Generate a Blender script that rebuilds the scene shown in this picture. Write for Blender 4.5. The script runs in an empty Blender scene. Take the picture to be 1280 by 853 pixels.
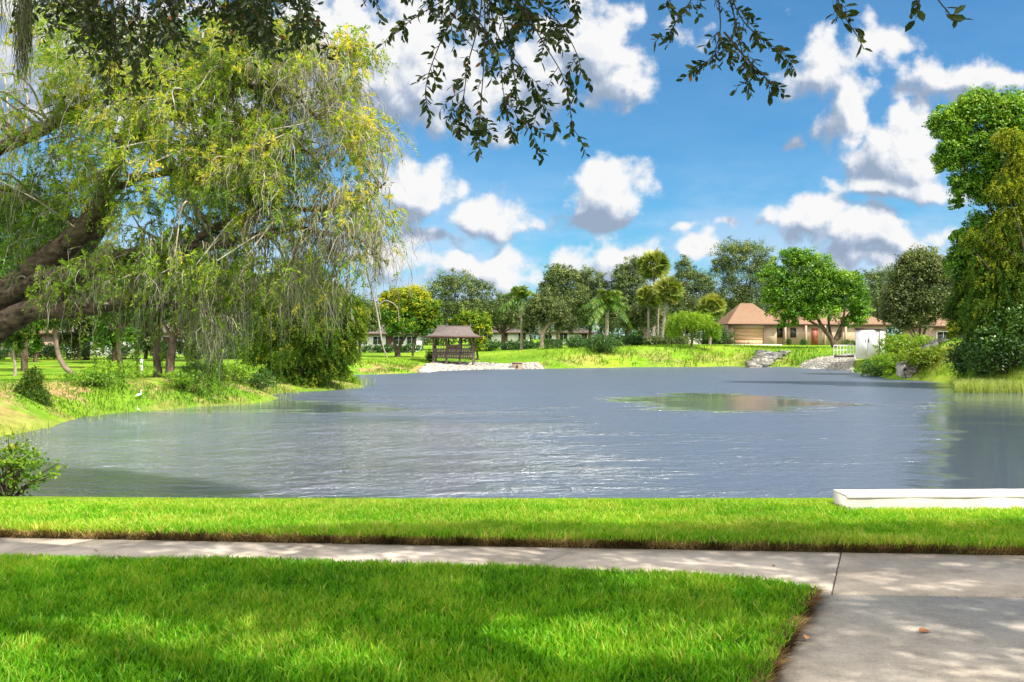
import bpy, math, random
import numpy as np
from mathutils import Vector

R = math.radians
C = bpy.context.scene.collection
SC = bpy.context.scene
F = 1150.0            # focal length in photograph pixels
HY = 423.0            # row of the horizon
EYE = 1.7
WATER = -1.3

# ------------------------------------------------------------------ camera
cam_d = bpy.data.cameras.new('camera')
cam = bpy.data.objects.new('camera', cam_d)
C.objects.link(cam)
cam.location = (0, 0, EYE)
cam.rotation_euler = (R(90), 0, 0)
cam_d.sensor_width = 36
cam_d.lens = 36 * F / 1280
cam_d.shift_y = (HY - 426.5) / 1280
cam_d.clip_start = 0.05
cam_d.clip_end = 6000
SC.camera = cam

# ------------------------------------------------------------------ light
SUN_EL, SUN_AZ = R(52), math.atan2(0.86, -0.50)      # azimuth clockwise from +Y
S = np.array([math.cos(SUN_EL) * math.sin(SUN_AZ), math.cos(SUN_EL) * math.cos(SUN_AZ), math.sin(SUN_EL)])
sun_d = bpy.data.lights.new('sun', 'SUN')
sun_d.energy = 3.9
sun_d.angle = R(0.55)
sun_d.color = (1.0, 0.95, 0.86)
sun = bpy.data.objects.new('sun', sun_d)
C.objects.link(sun)
sun.rotation_euler = Vector(S).to_track_quat('Z', 'Y').to_euler()

SC.view_settings.view_transform = 'Standard'
SC.view_settings.look = 'None'
SC.view_settings.exposure = 1.15
SC.view_settings.gamma = 1
SC.view_settings.use_curve_mapping = False
SC.cycles.use_denoising = True
SC.cycles.max_bounces = 6
SC.cycles.diffuse_bounces = 3
SC.cycles.glossy_bounces = 3
SC.cycles.transmission_bounces = 4
SC.cycles.transparent_max_bounces = 6
SC.cycles.sample_clamp_indirect = 6
SC.render.use_persistent_data = False


class NT:
    """small helper for node trees"""
    def __init__(self, tree):
        self.t = tree
    def n(self, kind, **kw):
        nd = self.t.nodes.new(kind)
        for k, v in kw.items():
            setattr(nd, k, v)
        return nd
    def put(self, sock, v):
        if isinstance(v, bpy.types.NodeSocket):
            self.t.links.new(v, sock)
        else:
            sock.default_value = v
    def m(self, op, a, b=0.0, c=0.0, clamp=False):
        nd = self.n('ShaderNodeMath', operation=op, use_clamp=clamp)
        self.put(nd.inputs[0], a); self.put(nd.inputs[1], b); self.put(nd.inputs[2], c)
        return nd.outputs[0]
    def v(self, op, a, b=(0, 0, 0), c=(0, 0, 0)):
        nd = self.n('ShaderNodeVectorMath', operation=op)
        self.put(nd.inputs[0], a); self.put(nd.inputs[1], b)
        if op == 'MULTIPLY_ADD':
            self.put(nd.inputs[2], c)
        return nd.outputs[1] if op in ('LENGTH', 'DOT_PRODUCT', 'DISTANCE') else nd.outputs[0]
    def noise(self, vec, scale, detail=4, rough=0.5, dist=0.0, dims='3D', w=None):
        nd = self.n('ShaderNodeTexNoise', noise_dimensions=dims)
        if vec is not None:
            self.put(nd.inputs['Vector'], vec)
        nd.inputs['Scale'].default_value = scale
        nd.inputs['Detail'].default_value = detail
        nd.inputs['Roughness'].default_value = rough
        nd.inputs['Distortion'].default_value = dist
        return nd.outputs['Fac']
    def ramp(self, fac, stops, interp='LINEAR'):
        nd = self.n('ShaderNodeValToRGB')
        nd.color_ramp.interpolation = interp
        e = nd.color_ramp.elements
        while len(e) < len(stops):
            e.new(0.5)
        for i, (p, c) in enumerate(stops):
            e[i].position = p
            e[i].color = (c, c, c, 1) if isinstance(c, (int, float)) else (*c, 1)
        self.put(nd.inputs[0], fac)
        return nd.outputs[0]
    def mix(self, fac, a, b, blend='MIX'):
        nd = self.n('ShaderNodeMix', data_type='RGBA', blend_type=blend)
        self.put(nd.inputs['Factor'], fac)
        self.put(nd.inputs[6], a if isinstance(a, bpy.types.NodeSocket) else (*a, 1))
        self.put(nd.inputs[7], b if isinstance(b, bpy.types.NodeSocket) else (*b, 1))
        return nd.outputs[2]
    def smooth(self, x, lo, hi, a=0.0, b=1.0):
        nd = self.n('ShaderNodeMapRange', interpolation_type='SMOOTHSTEP')
        self.put(nd.inputs['Value'], x)
        nd.inputs['From Min'].default_value = lo; nd.inputs['From Max'].default_value = hi
        nd.inputs['To Min'].default_value = a; nd.inputs['To Max'].default_value = b
        return nd.outputs['Result']


# ------------------------------------------------------------------ sky with cumulus clouds
CLOUDS = [  # direction of each cumulus heap, as tangent-plane position and half size in thousandths
    # heap: x, y, rx, ry, strength (photograph rows and columns, turned into directions)
    (455, 70, 150, 78, 1.15), (470, 105, 185, 62, 1.15), (540, 118, 90, 36, 1.0), (400, 120, 120, 34, 1.0), (60, 60, 170, 95, 0.9), (250, 150, 120, 60, .8),
    (735, 62, 56, 58, 1.1), (768, 98, 44, 30, 1.0), (690, 90, 60, 40, .9),
    (755, 238, 44, 32, 1.05), (742, 272, 44, 22, 1.0), (785, 274, 28, 12, .85),
    (518, 238, 46, 34, 1.0), (600, 275, 44, 24, 1.0), (628, 262, 24, 22, .8), (545, 300, 36, 14, .75), (655, 284, 34, 11, .65),
    (490, 335, 54, 26, .85), (600, 336, 66, 20, .85), (640, 350, 60, 20, .8), (760, 330, 80, 26, .72), (690, 350, 60, 22, .7),
    (1024, 84, 34, 44, .95), (1100, 54, 38, 26, .9), (1058, 150, 26, 50, .85), (1118, 116, 24, 18, .75), (1200, 98, 62, 26, .95),
    (1128, 190, 46, 50, 1.0), (1110, 232, 74, 20, .95), (1165, 235, 40, 18, .8),
    (1030, 268, 46, 28, .95), (1085, 292, 80, 30, 1.0), (1100, 325, 110, 16, .72), (882, 310, 30, 16, .75),
    (922, 280, 15, 7, .62), (870, 283, 18, 5, .5), (1168, 290, 26, 12, .6), (995, 185, 12, 8, .4), (855, 40, 26, 12, .45), (1240, 330, 60, 30, .7),
]


def cloud_field(t, P):
    """density of the heaps in direction P, and how much thinner they get towards the sun"""
    # push the heaps' outlines about so that no ellipse can be read
    nz = t.n('ShaderNodeTexNoise', noise_dimensions='2D'); t.put(nz.inputs['Vector'], P)
    nz.inputs['Scale'].default_value = 13; nz.inputs['Detail'].default_value = 2
    w = t.v('SUBTRACT', nz.outputs['Color'], (0.5, 0.5, 0.5))
    Q = t.v('MULTIPLY_ADD', w, (0.055, 0.045, 0), P)
    def heaps(Q, off, lst):
        acc = None
        for (x, y, rx, ry, s) in lst:
            cx, cy = (x - 640) / F, (HY - y) / F
            sx, sy = F / rx, F / ry
            L = t.v('LENGTH', t.v('MULTIPLY_ADD', Q, (sx, sy, 0), ((off[0] - cx) * sx, (off[1] - cy) * sy, 0)))
            e = t.m('MULTIPLY_ADD', L, -0.62 * s, s)
            acc = e if acc is None else t.m('SMOOTH_MAX', acc, e, 0.12)
        return acc
    E = heaps(Q, (0, 0), CLOUDS)
    big = [c for c in CLOUDS if c[2] * c[3] > 1000]
    E0 = heaps(Q, (0, 0), big)
    E1 = heaps(Q, (0.010, 0.020), big)
    def lumps(off):
        PP = t.v('ADD', P, (*off, 0)) if off else P
        f = t.noise(PP, 24, 8, 0.58, dims='2D')
        vo = t.n('ShaderNodeTexVoronoi', feature='SMOOTH_F1', voronoi_dimensions='2D')
        t.put(vo.inputs['Vector'], t.v('ADD', Q, (*off, 0)) if off else Q)
        vo.inputs['Scale'].default_value = 30; vo.inputs['Smoothness'].default_value = 0.6
        return t.m('MULTIPLY_ADD', t.m('SUBTRACT', f, 0.5), 1.45, t.m('MULTIPLY', t.m('SUBTRACT', 0.45, vo.outputs['Distance']), 0.50))
    l0 = lumps(None); l1 = lumps((0.007, 0.012))
    return t.m('ADD', E, l0), t.m('SUBTRACT', l0, l1), t.m('SUBTRACT', E0, E1)


def make_world():
    w = bpy.data.worlds.new('World')
    SC.world = w
    w.use_nodes = True
    w.node_tree.nodes.clear()
    t = NT(w.node_tree)
    out = t.n('ShaderNodeOutputWorld'); bg = t.n('ShaderNodeBackground')
    sky = t.n('ShaderNodeTexSky', sky_type='NISHITA', sun_disc=False)
    sky.sun_elevation = SUN_EL; sky.sun_rotation = SUN_AZ
    sky.air_density = 1.0; sky.dust_density = 0.2; sky.ozone_density = 3.0
    sep = t.n('ShaderNodeSeparateXYZ')
    tc = t.n('ShaderNodeTexCoord')
    t.put(sep.inputs[0], tc.outputs['Generated'])
    X, Y, Z = sep.outputs
    yy = t.m('MAXIMUM', Y, 0.12)
    comb = t.n('ShaderNodeCombineXYZ')
    t.put(comb.inputs[0], t.m('DIVIDE', X, yy)); t.put(comb.inputs[1], t.m('DIVIDE', Z, yy))
    P = comb.outputs[0]
    d, dl, de = cloud_field(t, P)
    front = t.smooth(Y, 0.15, 0.4)
    mask = t.m('MULTIPLY', t.smooth(d, 0.12, 0.60), front)
    # thin veils and low haze near the horizon
    veil = t.noise(t.v('MULTIPLY', P, (2.2, 7, 0)), 2.4, 5, 0.6, dims='2D')
    veil = t.m('MULTIPLY', t.smooth(veil, 0.26, 0.62), t.smooth(Z, 0.02, 0.21, 0.95, 0.05))
    lit = t.m('MULTIPLY_ADD', dl, 1.35, 0.60)
    lit = t.m('MULTIPLY_ADD', de, 2.3, lit, clamp=True)
    lit = t.m('SUBTRACT', lit, t.smooth(d, 0.8, 1.5, 0.0, 0.20), clamp=True)
    ccol = t.ramp(lit, [(0.0, (0.15, 0.19, 0.25)), (0.35, (0.215, 0.25, 0.315)), (0.62, (0.32, 0.345, 0.38)), (0.97, (0.43, 0.43, 0.432))])
    skyc = t.mix(1.0, sky.outputs[0], SKY_T, 'MULTIPLY')
    skyc = t.v('SCALE', skyc, c=(0, 0, 0))
    skyc.node.inputs[3].default_value = SKY_S
    skyc = t.mix(veil, skyc, (0.275, 0.345, 0.445))
    col = t.mix(mask, skyc, ccol)
    # unseen broken cloud, added bright over the rest of the sky as fill light
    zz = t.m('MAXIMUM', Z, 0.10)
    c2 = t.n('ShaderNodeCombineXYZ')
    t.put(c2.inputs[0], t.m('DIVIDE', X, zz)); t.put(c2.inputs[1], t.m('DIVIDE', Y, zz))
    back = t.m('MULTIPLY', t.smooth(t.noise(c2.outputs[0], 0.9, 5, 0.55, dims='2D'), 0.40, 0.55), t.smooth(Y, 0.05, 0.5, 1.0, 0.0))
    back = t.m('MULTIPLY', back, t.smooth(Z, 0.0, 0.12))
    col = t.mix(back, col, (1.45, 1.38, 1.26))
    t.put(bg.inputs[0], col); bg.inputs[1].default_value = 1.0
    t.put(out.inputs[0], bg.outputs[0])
    w.cycles.sampling_method = 'NONE'


SKY_T = (0.44, 0.89, 1.10)
SKY_S = 0.059
make_world()


# ------------------------------------------------------------------ materials
def mat(name):
    m = bpy.data.materials.new(name)
    m.use_nodes = True
    m.node_tree.nodes.clear()
    return m, NT(m.node_tree)


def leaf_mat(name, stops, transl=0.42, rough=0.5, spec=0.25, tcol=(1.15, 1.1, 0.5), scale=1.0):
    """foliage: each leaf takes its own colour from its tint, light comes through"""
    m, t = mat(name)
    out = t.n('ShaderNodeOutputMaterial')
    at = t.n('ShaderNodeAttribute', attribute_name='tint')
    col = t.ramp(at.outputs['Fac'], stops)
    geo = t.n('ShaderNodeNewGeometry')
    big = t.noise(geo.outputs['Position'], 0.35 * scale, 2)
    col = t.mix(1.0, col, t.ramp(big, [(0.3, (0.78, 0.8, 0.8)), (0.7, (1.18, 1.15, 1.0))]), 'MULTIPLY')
    p = t.n('ShaderNodeBsdfPrincipled')
    t.put(p.inputs['Base Color'], col)
    p.inputs['Roughness'].default_value = rough
    p.inputs['Specular IOR Level'].default_value = spec
    tr = t.n('ShaderNodeBsdfTranslucent')
    t.put(tr.inputs[0], t.mix(1.0, col, tcol, 'MULTIPLY'))
    mx = t.n('ShaderNodeMixShader')
    mx.inputs[0].default_value = transl
    t.put(mx.inputs[1], p.outputs[0]); t.put(mx.inputs[2], tr.outputs[0])
    t.put(out.inputs[0], mx.outputs[0])
    return m


def plain(name, c1, c2=None, scale=6, rough=0.8, bump=0.0, bscale=30, spec=0.3, detail=5, stretch=(1, 1, 1)):
    m, t = mat(name)
    out = t.n('ShaderNodeOutputMaterial')
    tc = t.n('ShaderNodeTexCoord')
    vec = t.v('MULTIPLY', tc.outputs['Object'], stretch)
    c2 = c2 or tuple(0.75 * c for c in c1)
    n1 = t.noise(vec, scale, detail, 0.6)
    p = t.n('ShaderNodeBsdfPrincipled')
    t.put(p.inputs['Base Color'], t.ramp(n1, [(0.32, c2), (0.66, c1)]))
    p.inputs['Roughness'].default_value = rough
    p.inputs['Specular IOR Level'].default_value = spec
    if bump:
        b = t.n('ShaderNodeBump')
        b.inputs['Strength'].default_value = 1.0
        b.inputs['Distance'].default_value = bump
        t.put(b.inputs['Height'], t.noise(vec, bscale, 6, 0.65))
        t.put(p.inputs['Normal'], b.outputs[0])
    t.put(out.inputs[0], p.outputs[0])
    return m


M = {}
M['grass'] = leaf_mat('lawn_blades', [(0.0, (0.030, 0.095, 0.005)), (0.35, (0.090, 0.315, 0.006)), (0.7, (0.20, 0.47, 0.014)), (0.93, (0.41, 0.52, 0.06)), (1.0, (0.62, 0.52, 0.22))], 0.45, 0.45, 0.2, (1.3, 1.2, 0.5))
M['grass_dry'] = leaf_mat('lawn_edge_thatch', [(0.0, (0.05, 0.028, 0.012)), (0.5, (0.19, 0.115, 0.045)), (1.0, (0.46, 0.33, 0.14))], 0.25, 0.7, 0.1, (1, 1, 1))
M['grass_far'] = leaf_mat('bank_blades', [(0.0, (0.045, 0.12, 0.010)), (0.45, (0.13, 0.27, 0.018)), (0.8, (0.26, 0.36, 0.03)), (1.0, (0.40, 0.34, 0.10))], 0.4, 0.5, 0.2, (1.2, 1.15, 0.5))
M['reed'] = leaf_mat('reed_blades', [(0.0, (0.12, 0.22, 0.03)), (0.5, (0.25, 0.36, 0.06)), (1.0, (0.5, 0.5, 0.2))], 0.4, 0.5)
M['oak'] = leaf_mat('oak_leaves', [(0.0, (0.035, 0.065, 0.018)), (0.5, (0.10, 0.155, 0.040)), (1.0, (0.25, 0.30, 0.095))], 0.25, 0.5, 0.3)
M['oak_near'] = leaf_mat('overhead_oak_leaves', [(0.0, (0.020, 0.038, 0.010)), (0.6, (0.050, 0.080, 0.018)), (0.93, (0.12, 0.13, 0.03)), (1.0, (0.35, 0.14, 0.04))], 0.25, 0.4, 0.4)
M['green'] = leaf_mat('bright_leaves', [(0.0, (0.040, 0.12, 0.010)), (0.5, (0.11, 0.27, 0.014)), (1.0, (0.32, 0.46, 0.025))], 0.4, 0.45, 0.35)
M['yellow'] = leaf_mat('yellow_green_leaves', [(0.0, (0.05, 0.15, 0.01)), (0.45, (0.16, 0.27, 0.015)), (1.0, (0.50, 0.46, 0.02))], 0.4, 0.5, 0.25)
M['olive'] = leaf_mat('olive_leaves', [(0.0, (0.045, 0.08, 0.022)), (0.5, (0.12, 0.165, 0.045)), (1.0, (0.27, 0.29, 0.10))], 0.35, 0.5, 0.3)
M['cypress'] = leaf_mat('cypress_needles', [(0.0, (0.022, 0.065, 0.012)), (0.5, (0.065, 0.14, 0.018)), (1.0, (0.20, 0.26, 0.03))], 0.35, 0.6, 0.15)
M['cypress_y'] = leaf_mat('yellow_cypress_needles', [(0.0, (0.035, 0.10, 0.012)), (0.4, (0.085, 0.17, 0.018)), (0.75, (0.175, 0.26, 0.020)), (1.0, (0.36, 0.38, 0.03))], 0.4, 0.6, 0.15)  # yellower needles than the plain cypress
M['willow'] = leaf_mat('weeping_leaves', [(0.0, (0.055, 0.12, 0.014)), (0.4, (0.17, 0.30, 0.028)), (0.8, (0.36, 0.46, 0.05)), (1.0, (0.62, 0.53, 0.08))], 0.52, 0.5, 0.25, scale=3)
M['moss'] = leaf_mat('spanish_moss', [(0.0, (0.12, 0.12, 0.08)), (0.5, (0.27, 0.27, 0.18)), (1.0, (0.50, 0.48, 0.35))], 0.35, 0.8, 0.05, (1, 1, 0.9), scale=3)
M['moss_dark'] = leaf_mat('dark_spanish_moss', [(0.0, (0.045, 0.05, 0.03)), (1.0, (0.14, 0.15, 0.08))], 0.3, 0.8, 0.05, (1, 1, 0.9), scale=3)
M['palm'] = leaf_mat('palm_fronds', [(0.0, (0.035, 0.10, 0.015)), (0.5, (0.085, 0.19, 0.022)), (1.0, (0.30, 0.34, 0.06))], 0.35, 0.4, 0.4)
M['sabal'] = leaf_mat('fan_palm_fronds', [(0.0, (0.055, 0.10, 0.018)), (0.5, (0.16, 0.24, 0.034)), (1.0, (0.42, 0.39, 0.09))], 0.3, 0.45, 0.35)
M['shrub'] = leaf_mat('shrub_leaves', [(0.0, (0.018, 0.060, 0.010)), (0.6, (0.050, 0.13, 0.016)), (1.0, (0.15, 0.25, 0.03))], 0.3, 0.4, 0.4)
M['bark'] = plain('bark', (0.17, 0.125, 0.085), (0.035, 0.024, 0.018), 5, 0.95, 0.05, 14, 0.1, 6, (1, 1, 0.35))
M['bark_big'] = plain('furrowed_bark', (0.15, 0.11, 0.08), (0.020, 0.014, 0.011), 9, 0.95, 0.045, 16, 0.1, 6, (0.45, 1, 1))
M['bark_mid'] = plain('brown_grey_bark', (0.27, 0.20, 0.15), (0.13, 0.09, 0.07), 3, 0.9, 0.02, 12, 0.1)
M['bark_pale'] = plain('pale_bark', (0.42, 0.34, 0.26), (0.20, 0.15, 0.11), 3, 0.9, 0.02, 12, 0.1)
M['bark_palm'] = plain('palm_bark', (0.36, 0.31, 0.25), (0.19, 0.16, 0.12), 4, 0.9, 0.03, 6, 0.1, 4, (1, 1, 4))
M['twig'] = plain('grey_twigs', (0.42, 0.38, 0.31), (0.17, 0.14, 0.105), 3, 0.9)
M['twig_dark'] = plain('dark_twigs', (0.10, 0.075, 0.05), (0.04, 0.03, 0.02), 3, 0.9)


# ------------------------------------------------------------------ geometry helpers
def P(px, py, D):
    return np.array([(px - 640) / F * D, D, EYE - (py - HY) / F * D])


class MB:
    """gathers quads and triangles, builds one mesh"""
    def __init__(self):
        self.v, self.f, self.t, self.n = [], [], [], 0
    def add(self, verts, faces, tint=0.5):
        verts = np.asarray(verts, dtype=np.float32).reshape(-1, 3)
        faces = np.asarray(faces, dtype=np.int64)
        if len(faces) == 0:
            return self
        if faces.shape[1] == 3:
            faces = np.hstack([faces, faces[:, :1] * 0 - 1])
        base = self.n
        faces = np.where(faces >= 0, faces + base, -1)
        self.v.append(verts); self.f.append(faces)
        self.t.append(np.full(len(faces), tint, np.float32) if np.isscalar(tint) else np.asarray(tint, np.float32))
        self.n += len(verts)
        return self
    def box(self, x0, x1, y0, y1, z0, z1, tint=0.5):
        v = [(x, y, z) for z in (z0, z1) for y in (y0, y1) for x in (x0, x1)]
        f = [(0, 2, 3, 1), (4, 5, 7, 6), (0, 1, 5, 4), (2, 6, 7, 3), (0, 4, 6, 2), (1, 3, 7, 5)]
        return self.add(v, f, tint)
    def tube(self, pts, rad, sides=8, rough=0.0, rng=None, tint=0.5, cap=True):
        pts = np.asarray(pts, float); n = len(pts)
        rad = np.broadcast_to(np.asarray(rad, float), (n,))
        tan = np.gradient(pts, axis=0)
        tan /= np.linalg.norm(tan, axis=1)[:, None] + 1e-9
        ref = np.array([0.0, 1.0, 0.0]) if abs(tan[0, 1]) < 0.8 else np.array([1.0, 0, 0])
        a = np.cross(tan, ref); a /= np.linalg.norm(a, axis=1)[:, None] + 1e-9
        b = np.cross(tan, a)
        th = np.linspace(0, 2 * np.pi, sides, endpoint=False)
        rr = rad[:, None] * np.ones((n, sides))
        if rough and rng is not None:
            rr = rr * (1 + rough * rng.normal(size=(n, sides)))
        v = pts[:, None, :] + rr[..., None] * (np.cos(th)[None, :, None] * a[:, None, :] + np.sin(th)[None, :, None] * b[:, None, :])
        v = v.reshape(-1, 3)
        i = np.arange(n - 1)[:, None] * sides; j = np.arange(sides)[None, :]; k = (j + 1) % sides
        f = np.stack([i + j, i + k, i + sides + k, i + sides + j], -1).reshape(-1, 4)
        self.add(v, f, tint)
        if cap:
            for row, rev in ((0, True), (n - 1, False)):
                c = self.n
                ring = v[row * sides:(row + 1) * sides]
                vv = np.vstack([ring, ring.mean(0)])
                ff = [((q + 1) % sides, q, sides) if rev else (q, (q + 1) % sides, sides) for q in range(sides)]
                self.add(vv, ff, tint)
        return self
    def kites(self, c, d, nrm, length, width, tint):
        """flat leaves: c base point, d direction, nrm normal"""
        c = np.asarray(c, float); d = unit(d); s = unit(np.cross(nrm, d))
        L = np.broadcast_to(np.asarray(length, float), (len(c),))[:, None]
        W = np.broadcast_to(np.asarray(width, float), (len(c),))[:, None]
        mid = c + d * L * 0.45
        v = np.stack([c, mid - s * W / 2, c + d * L, mid + s * W / 2], 1).reshape(-1, 3)
        f = np.arange(len(c) * 4).reshape(-1, 4)
        return self.add(v, f, tint)
    def ovals(self, c, d, nrm, length, width, tint, fold=0.18):
        """rounder leaves folded on the midrib, for leaves seen close"""
        c = np.asarray(c, float); d = unit(d); s = unit(np.cross(nrm, d)); u = np.cross(d, s)
        L = np.broadcast_to(np.asarray(length, float), (len(c),))[:, None]
        W = np.broadcast_to(np.asarray(width, float), (len(c),))[:, None]
        def q(a, b, h):
            return c + d * L * a + s * W * b + u * W * h
        v = np.stack([q(0, 0, 0), q(.28, -.42, fold), q(.68, -.46, fold), q(1, 0, 0), q(.68, .46, fold), q(.28, .42, fold)], 1).reshape(-1, 3)
        k = np.arange(len(c))[:, None] * 6
        f = np.concatenate([k + np.array([[0, 1, 2, 3]]), k + np.array([[0, 3, 4, 5]])])
        return self.add(v, f, np.concatenate([tint, tint]))
    def blades(self, base, h, w, lean, tint, rng, up=None):
        """curved grass blades in two joints"""
        n = len(base)
        th = rng.uniform(0, 2 * np.pi, n); sd = np.stack([np.cos(th), np.sin(th), np.zeros(n)], 1)
        ph = rng.uniform(0, 2 * np.pi, n); ld = np.stack([np.cos(ph), np.sin(ph), np.zeros(n)], 1) * (lean * rng.uniform(0.2, 1.5, n))[:, None]
        z = np.array([0, 0, 1.0])
        h = np.broadcast_to(h, (n,))[:, None]; w = np.broadcast_to(w, (n,))[:, None]
        m = base + (z * 0.62 + ld * 0.35) * h
        t = base + (z * 0.98 + ld * 1.1) * h
        v = np.stack([base - sd * w * .45, base + sd * w * .45, m + sd * w * .5, m - sd * w * .5, t + sd * w * .08, t - sd * w * .08], 1).reshape(-1, 3)
        k = np.arange(n)[:, None] * 6
        f = np.concatenate([k + np.array([[0, 1, 2, 3]]), k + np.array([[3, 2, 4, 5]])])
        return self.add(v, f, np.concatenate([tint, tint]))
    def build(self, name, m, parent=None, smooth=False, origin=None):
        V = np.concatenate(self.v); Fq = np.concatenate(self.f); T = np.concatenate(self.t)
        if origin is not None:
            V = V - np.asarray(origin, np.float32)
        tri = Fq[:, 3] < 0
        Fq = np.vstack([Fq[~tri], Fq[tri]]); T = np.concatenate([T[~tri], T[tri]])
        nq = int((~tri).sum()); nt = int(tri.sum())
        me = bpy.data.meshes.new(name)
        me.vertices.add(len(V)); me.vertices.foreach_set('co', V.ravel().astype(np.float32))
        loops = np.concatenate([Fq[:nq].ravel(), Fq[nq:, :3].ravel()]).astype(np.int32)
        me.loops.add(len(loops)); me.loops.foreach_set('vertex_index', loops)
        me.polygons.add(nq + nt)
        st = np.concatenate([np.arange(nq) * 4, nq * 4 + np.arange(nt) * 3]).astype(np.int32)
        me.polygons.foreach_set('loop_start', st)
        if smooth:
            me.polygons.foreach_set('use_smooth', np.ones(nq + nt, bool))
        me.update(calc_edges=True)
        at = me.attributes.new('tint', 'FLOAT', 'FACE')
        at.data.foreach_set('value', T.astype(np.float32))
        me.validate()
        me.materials.append(m)
        o = bpy.data.objects.new(name, me)
        C.objects.link(o)
        if parent is not None:
            o.parent = parent
        elif origin is not None:
            o.location = origin
        return o


def unit(a):
    a = np.asarray(a, float)
    return a / (np.linalg.norm(a, axis=-1, keepdims=True) + 1e-9)


def tag(o, label=None, cat=None, group=None, kind=None):
    if label: o['label'] = label
    if cat: o['category'] = cat
    if group: o['group'] = group
    if kind: o['kind'] = kind
    return o


def thing(name, loc, label, cat, group=None, rz=0):
    o = bpy.data.objects.new(name, None)
    C.objects.link(o)
    o.location = loc; o.rotation_euler = (0, 0, rz)
    return tag(o, label, cat, group)


def curve(pts, n=12):
    """Catmull-Rom through points"""
    p = np.asarray(pts, float)
    p = np.vstack([2 * p[0] - p[1], p, 2 * p[-1] - p[-2]])
    out = []
    for i in range(1, len(p) - 2):
        t = np.linspace(0, 1, n, endpoint=False)[:, None]
        a, b, c, d = p[i - 1], p[i], p[i + 1], p[i + 2]
        out.append(0.5 * ((2 * b) + (-a + c) * t + (2 * a - 5 * b + 4 * c - d) * t ** 2 + (-a + 3 * b - 3 * c + d) * t ** 3))
    out.append(p[-2][None])
    return np.vstack(out)


def vnoise(x, y, seed=0):
    """smooth value noise on numpy arrays"""
    x = np.asarray(x, float); y = np.asarray(y, float)
    xi = np.floor(x).astype(np.int64); yi = np.floor(y).astype(np.int64)
    fx = x - xi; fy = y - yi
    fx = fx * fx * (3 - 2 * fx); fy = fy * fy * (3 - 2 * fy)
    def h(a, b):
        n = (a * 374761393 + b * 668265263 + seed * 974711) & 0x7fffffff
        n = ((n ^ (n >> 13)) * 1274126177) & 0x7fffffff
        return ((n ^ (n >> 16)) & 0xffff) / 65535.0
    return (h(xi, yi) * (1 - fx) + h(xi + 1, yi) * fx) * (1 - fy) + (h(xi, yi + 1) * (1 - fx) + h(xi + 1, yi + 1) * fx) * fy


def fbm(x, y, seed=0, o=4):
    s = 0; a = 0.5; tot = 0
    for i in range(o):
        s = s + a * vnoise(x * 2 ** i, y * 2 ** i, seed + i * 17); tot += a; a *= 0.5
    return s / tot


# ------------------------------------------------------------------ terrain
def W(px, py):
    D = (EYE - WATER) * F / (py - HY)
    return ((px - 640) / F * D, D)


SHORE = [W(0, 545), W(60, 534), W(110, 522), W(150, 516), W(200, 513), W(250, 508), W(310, 505), W(340, 500), W(345, 493), W(380, 490), W(430, 487),
         W(455, 484), W(450, 478), W(425, 474), W(430, 469), W(480, 468), W(525, 466), W(540, 464), W(600, 462), W(680, 461), W(740, 460), W(800, 459),
         W(860, 459), W(915, 458), W(940, 459.5), W(985, 458.5), W(1010, 461), W(1060, 462.5), W(1100, 471), W(1118, 474), W(1150, 476), W(1185, 478), W(1200, 486), W(1240, 488), W(1290, 490),
         (34, 49), (40, 42), (42, 32), (38, 22), (28, 15), (16, 12.2), (8, 11.6), (0, 11.5), (-8, 11.7), (-9.9, 13), (-10.8, 16), (-12, 19), (-14, 22), (-15.6, 25.5)]
SHORE = np.array(SHORE)
LAND = [P(30, 480, 33), P(100, 470, 45), P(150, 464, 66), P(30, 461, 66), P(300, 470, 55), P(400, 472, 62), P(480, 450, 87), P(600, 450, 96), P(560, 442, 112),
        P(700, 436, 101), P(850, 432, 105), P(930, 430.5, 116), P(1000, 432, 113), P(1045, 435, 104), P(1100, 441, 90), P(1060, 447, 92), P(1180, 424, 66), P(1140, 432, 76), P(1230, 440, 58),
        P(1280, 424, 62), np.array([0, 160, 0.6]), np.array([60, 160, 1.0]), np.array([-70, 120, -0.5]), np.array([-60, 60, -0.4]), np.array([-14, 14, -0.1]),
        np.array([-18, 22, 0.0]), np.array([44, 30, 0.4]), np.array([40, 14, 0.1]), np.array([-30, 5, 0]), np.array([30, 2, 0]), np.array([70, 80, 1.5]), np.array([0, 400, 1.0])]
LAND = np.array(LAND)


def shore_dist(x, y):
    """distance to the waterline, positive on land"""
    x = np.asarray(x, float); y = np.asarray(y, float)
    d = np.full(x.shape, 1e9); inside = np.zeros(x.shape, bool)
    n = len(SHORE)
    for i in range(n):
        x0, y0 = SHORE[i]; x1, y1 = SHORE[(i + 1) % n]
        dx, dy = x1 - x0, y1 - y0
        t = np.clip(((x - x0) * dx + (y - y0) * dy) / (dx * dx + dy * dy), 0, 1)
        d = np.minimum(d, np.hypot(x - x0 - t * dx, y - y0 - t * dy))
        cr = ((y0 > y) != (y1 > y)) & (x < (x1 - x0) * (y - y0) / (y1 - y0 + 1e-12) + x0)
        inside ^= cr
    return np.where(inside, -d, d)


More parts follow.
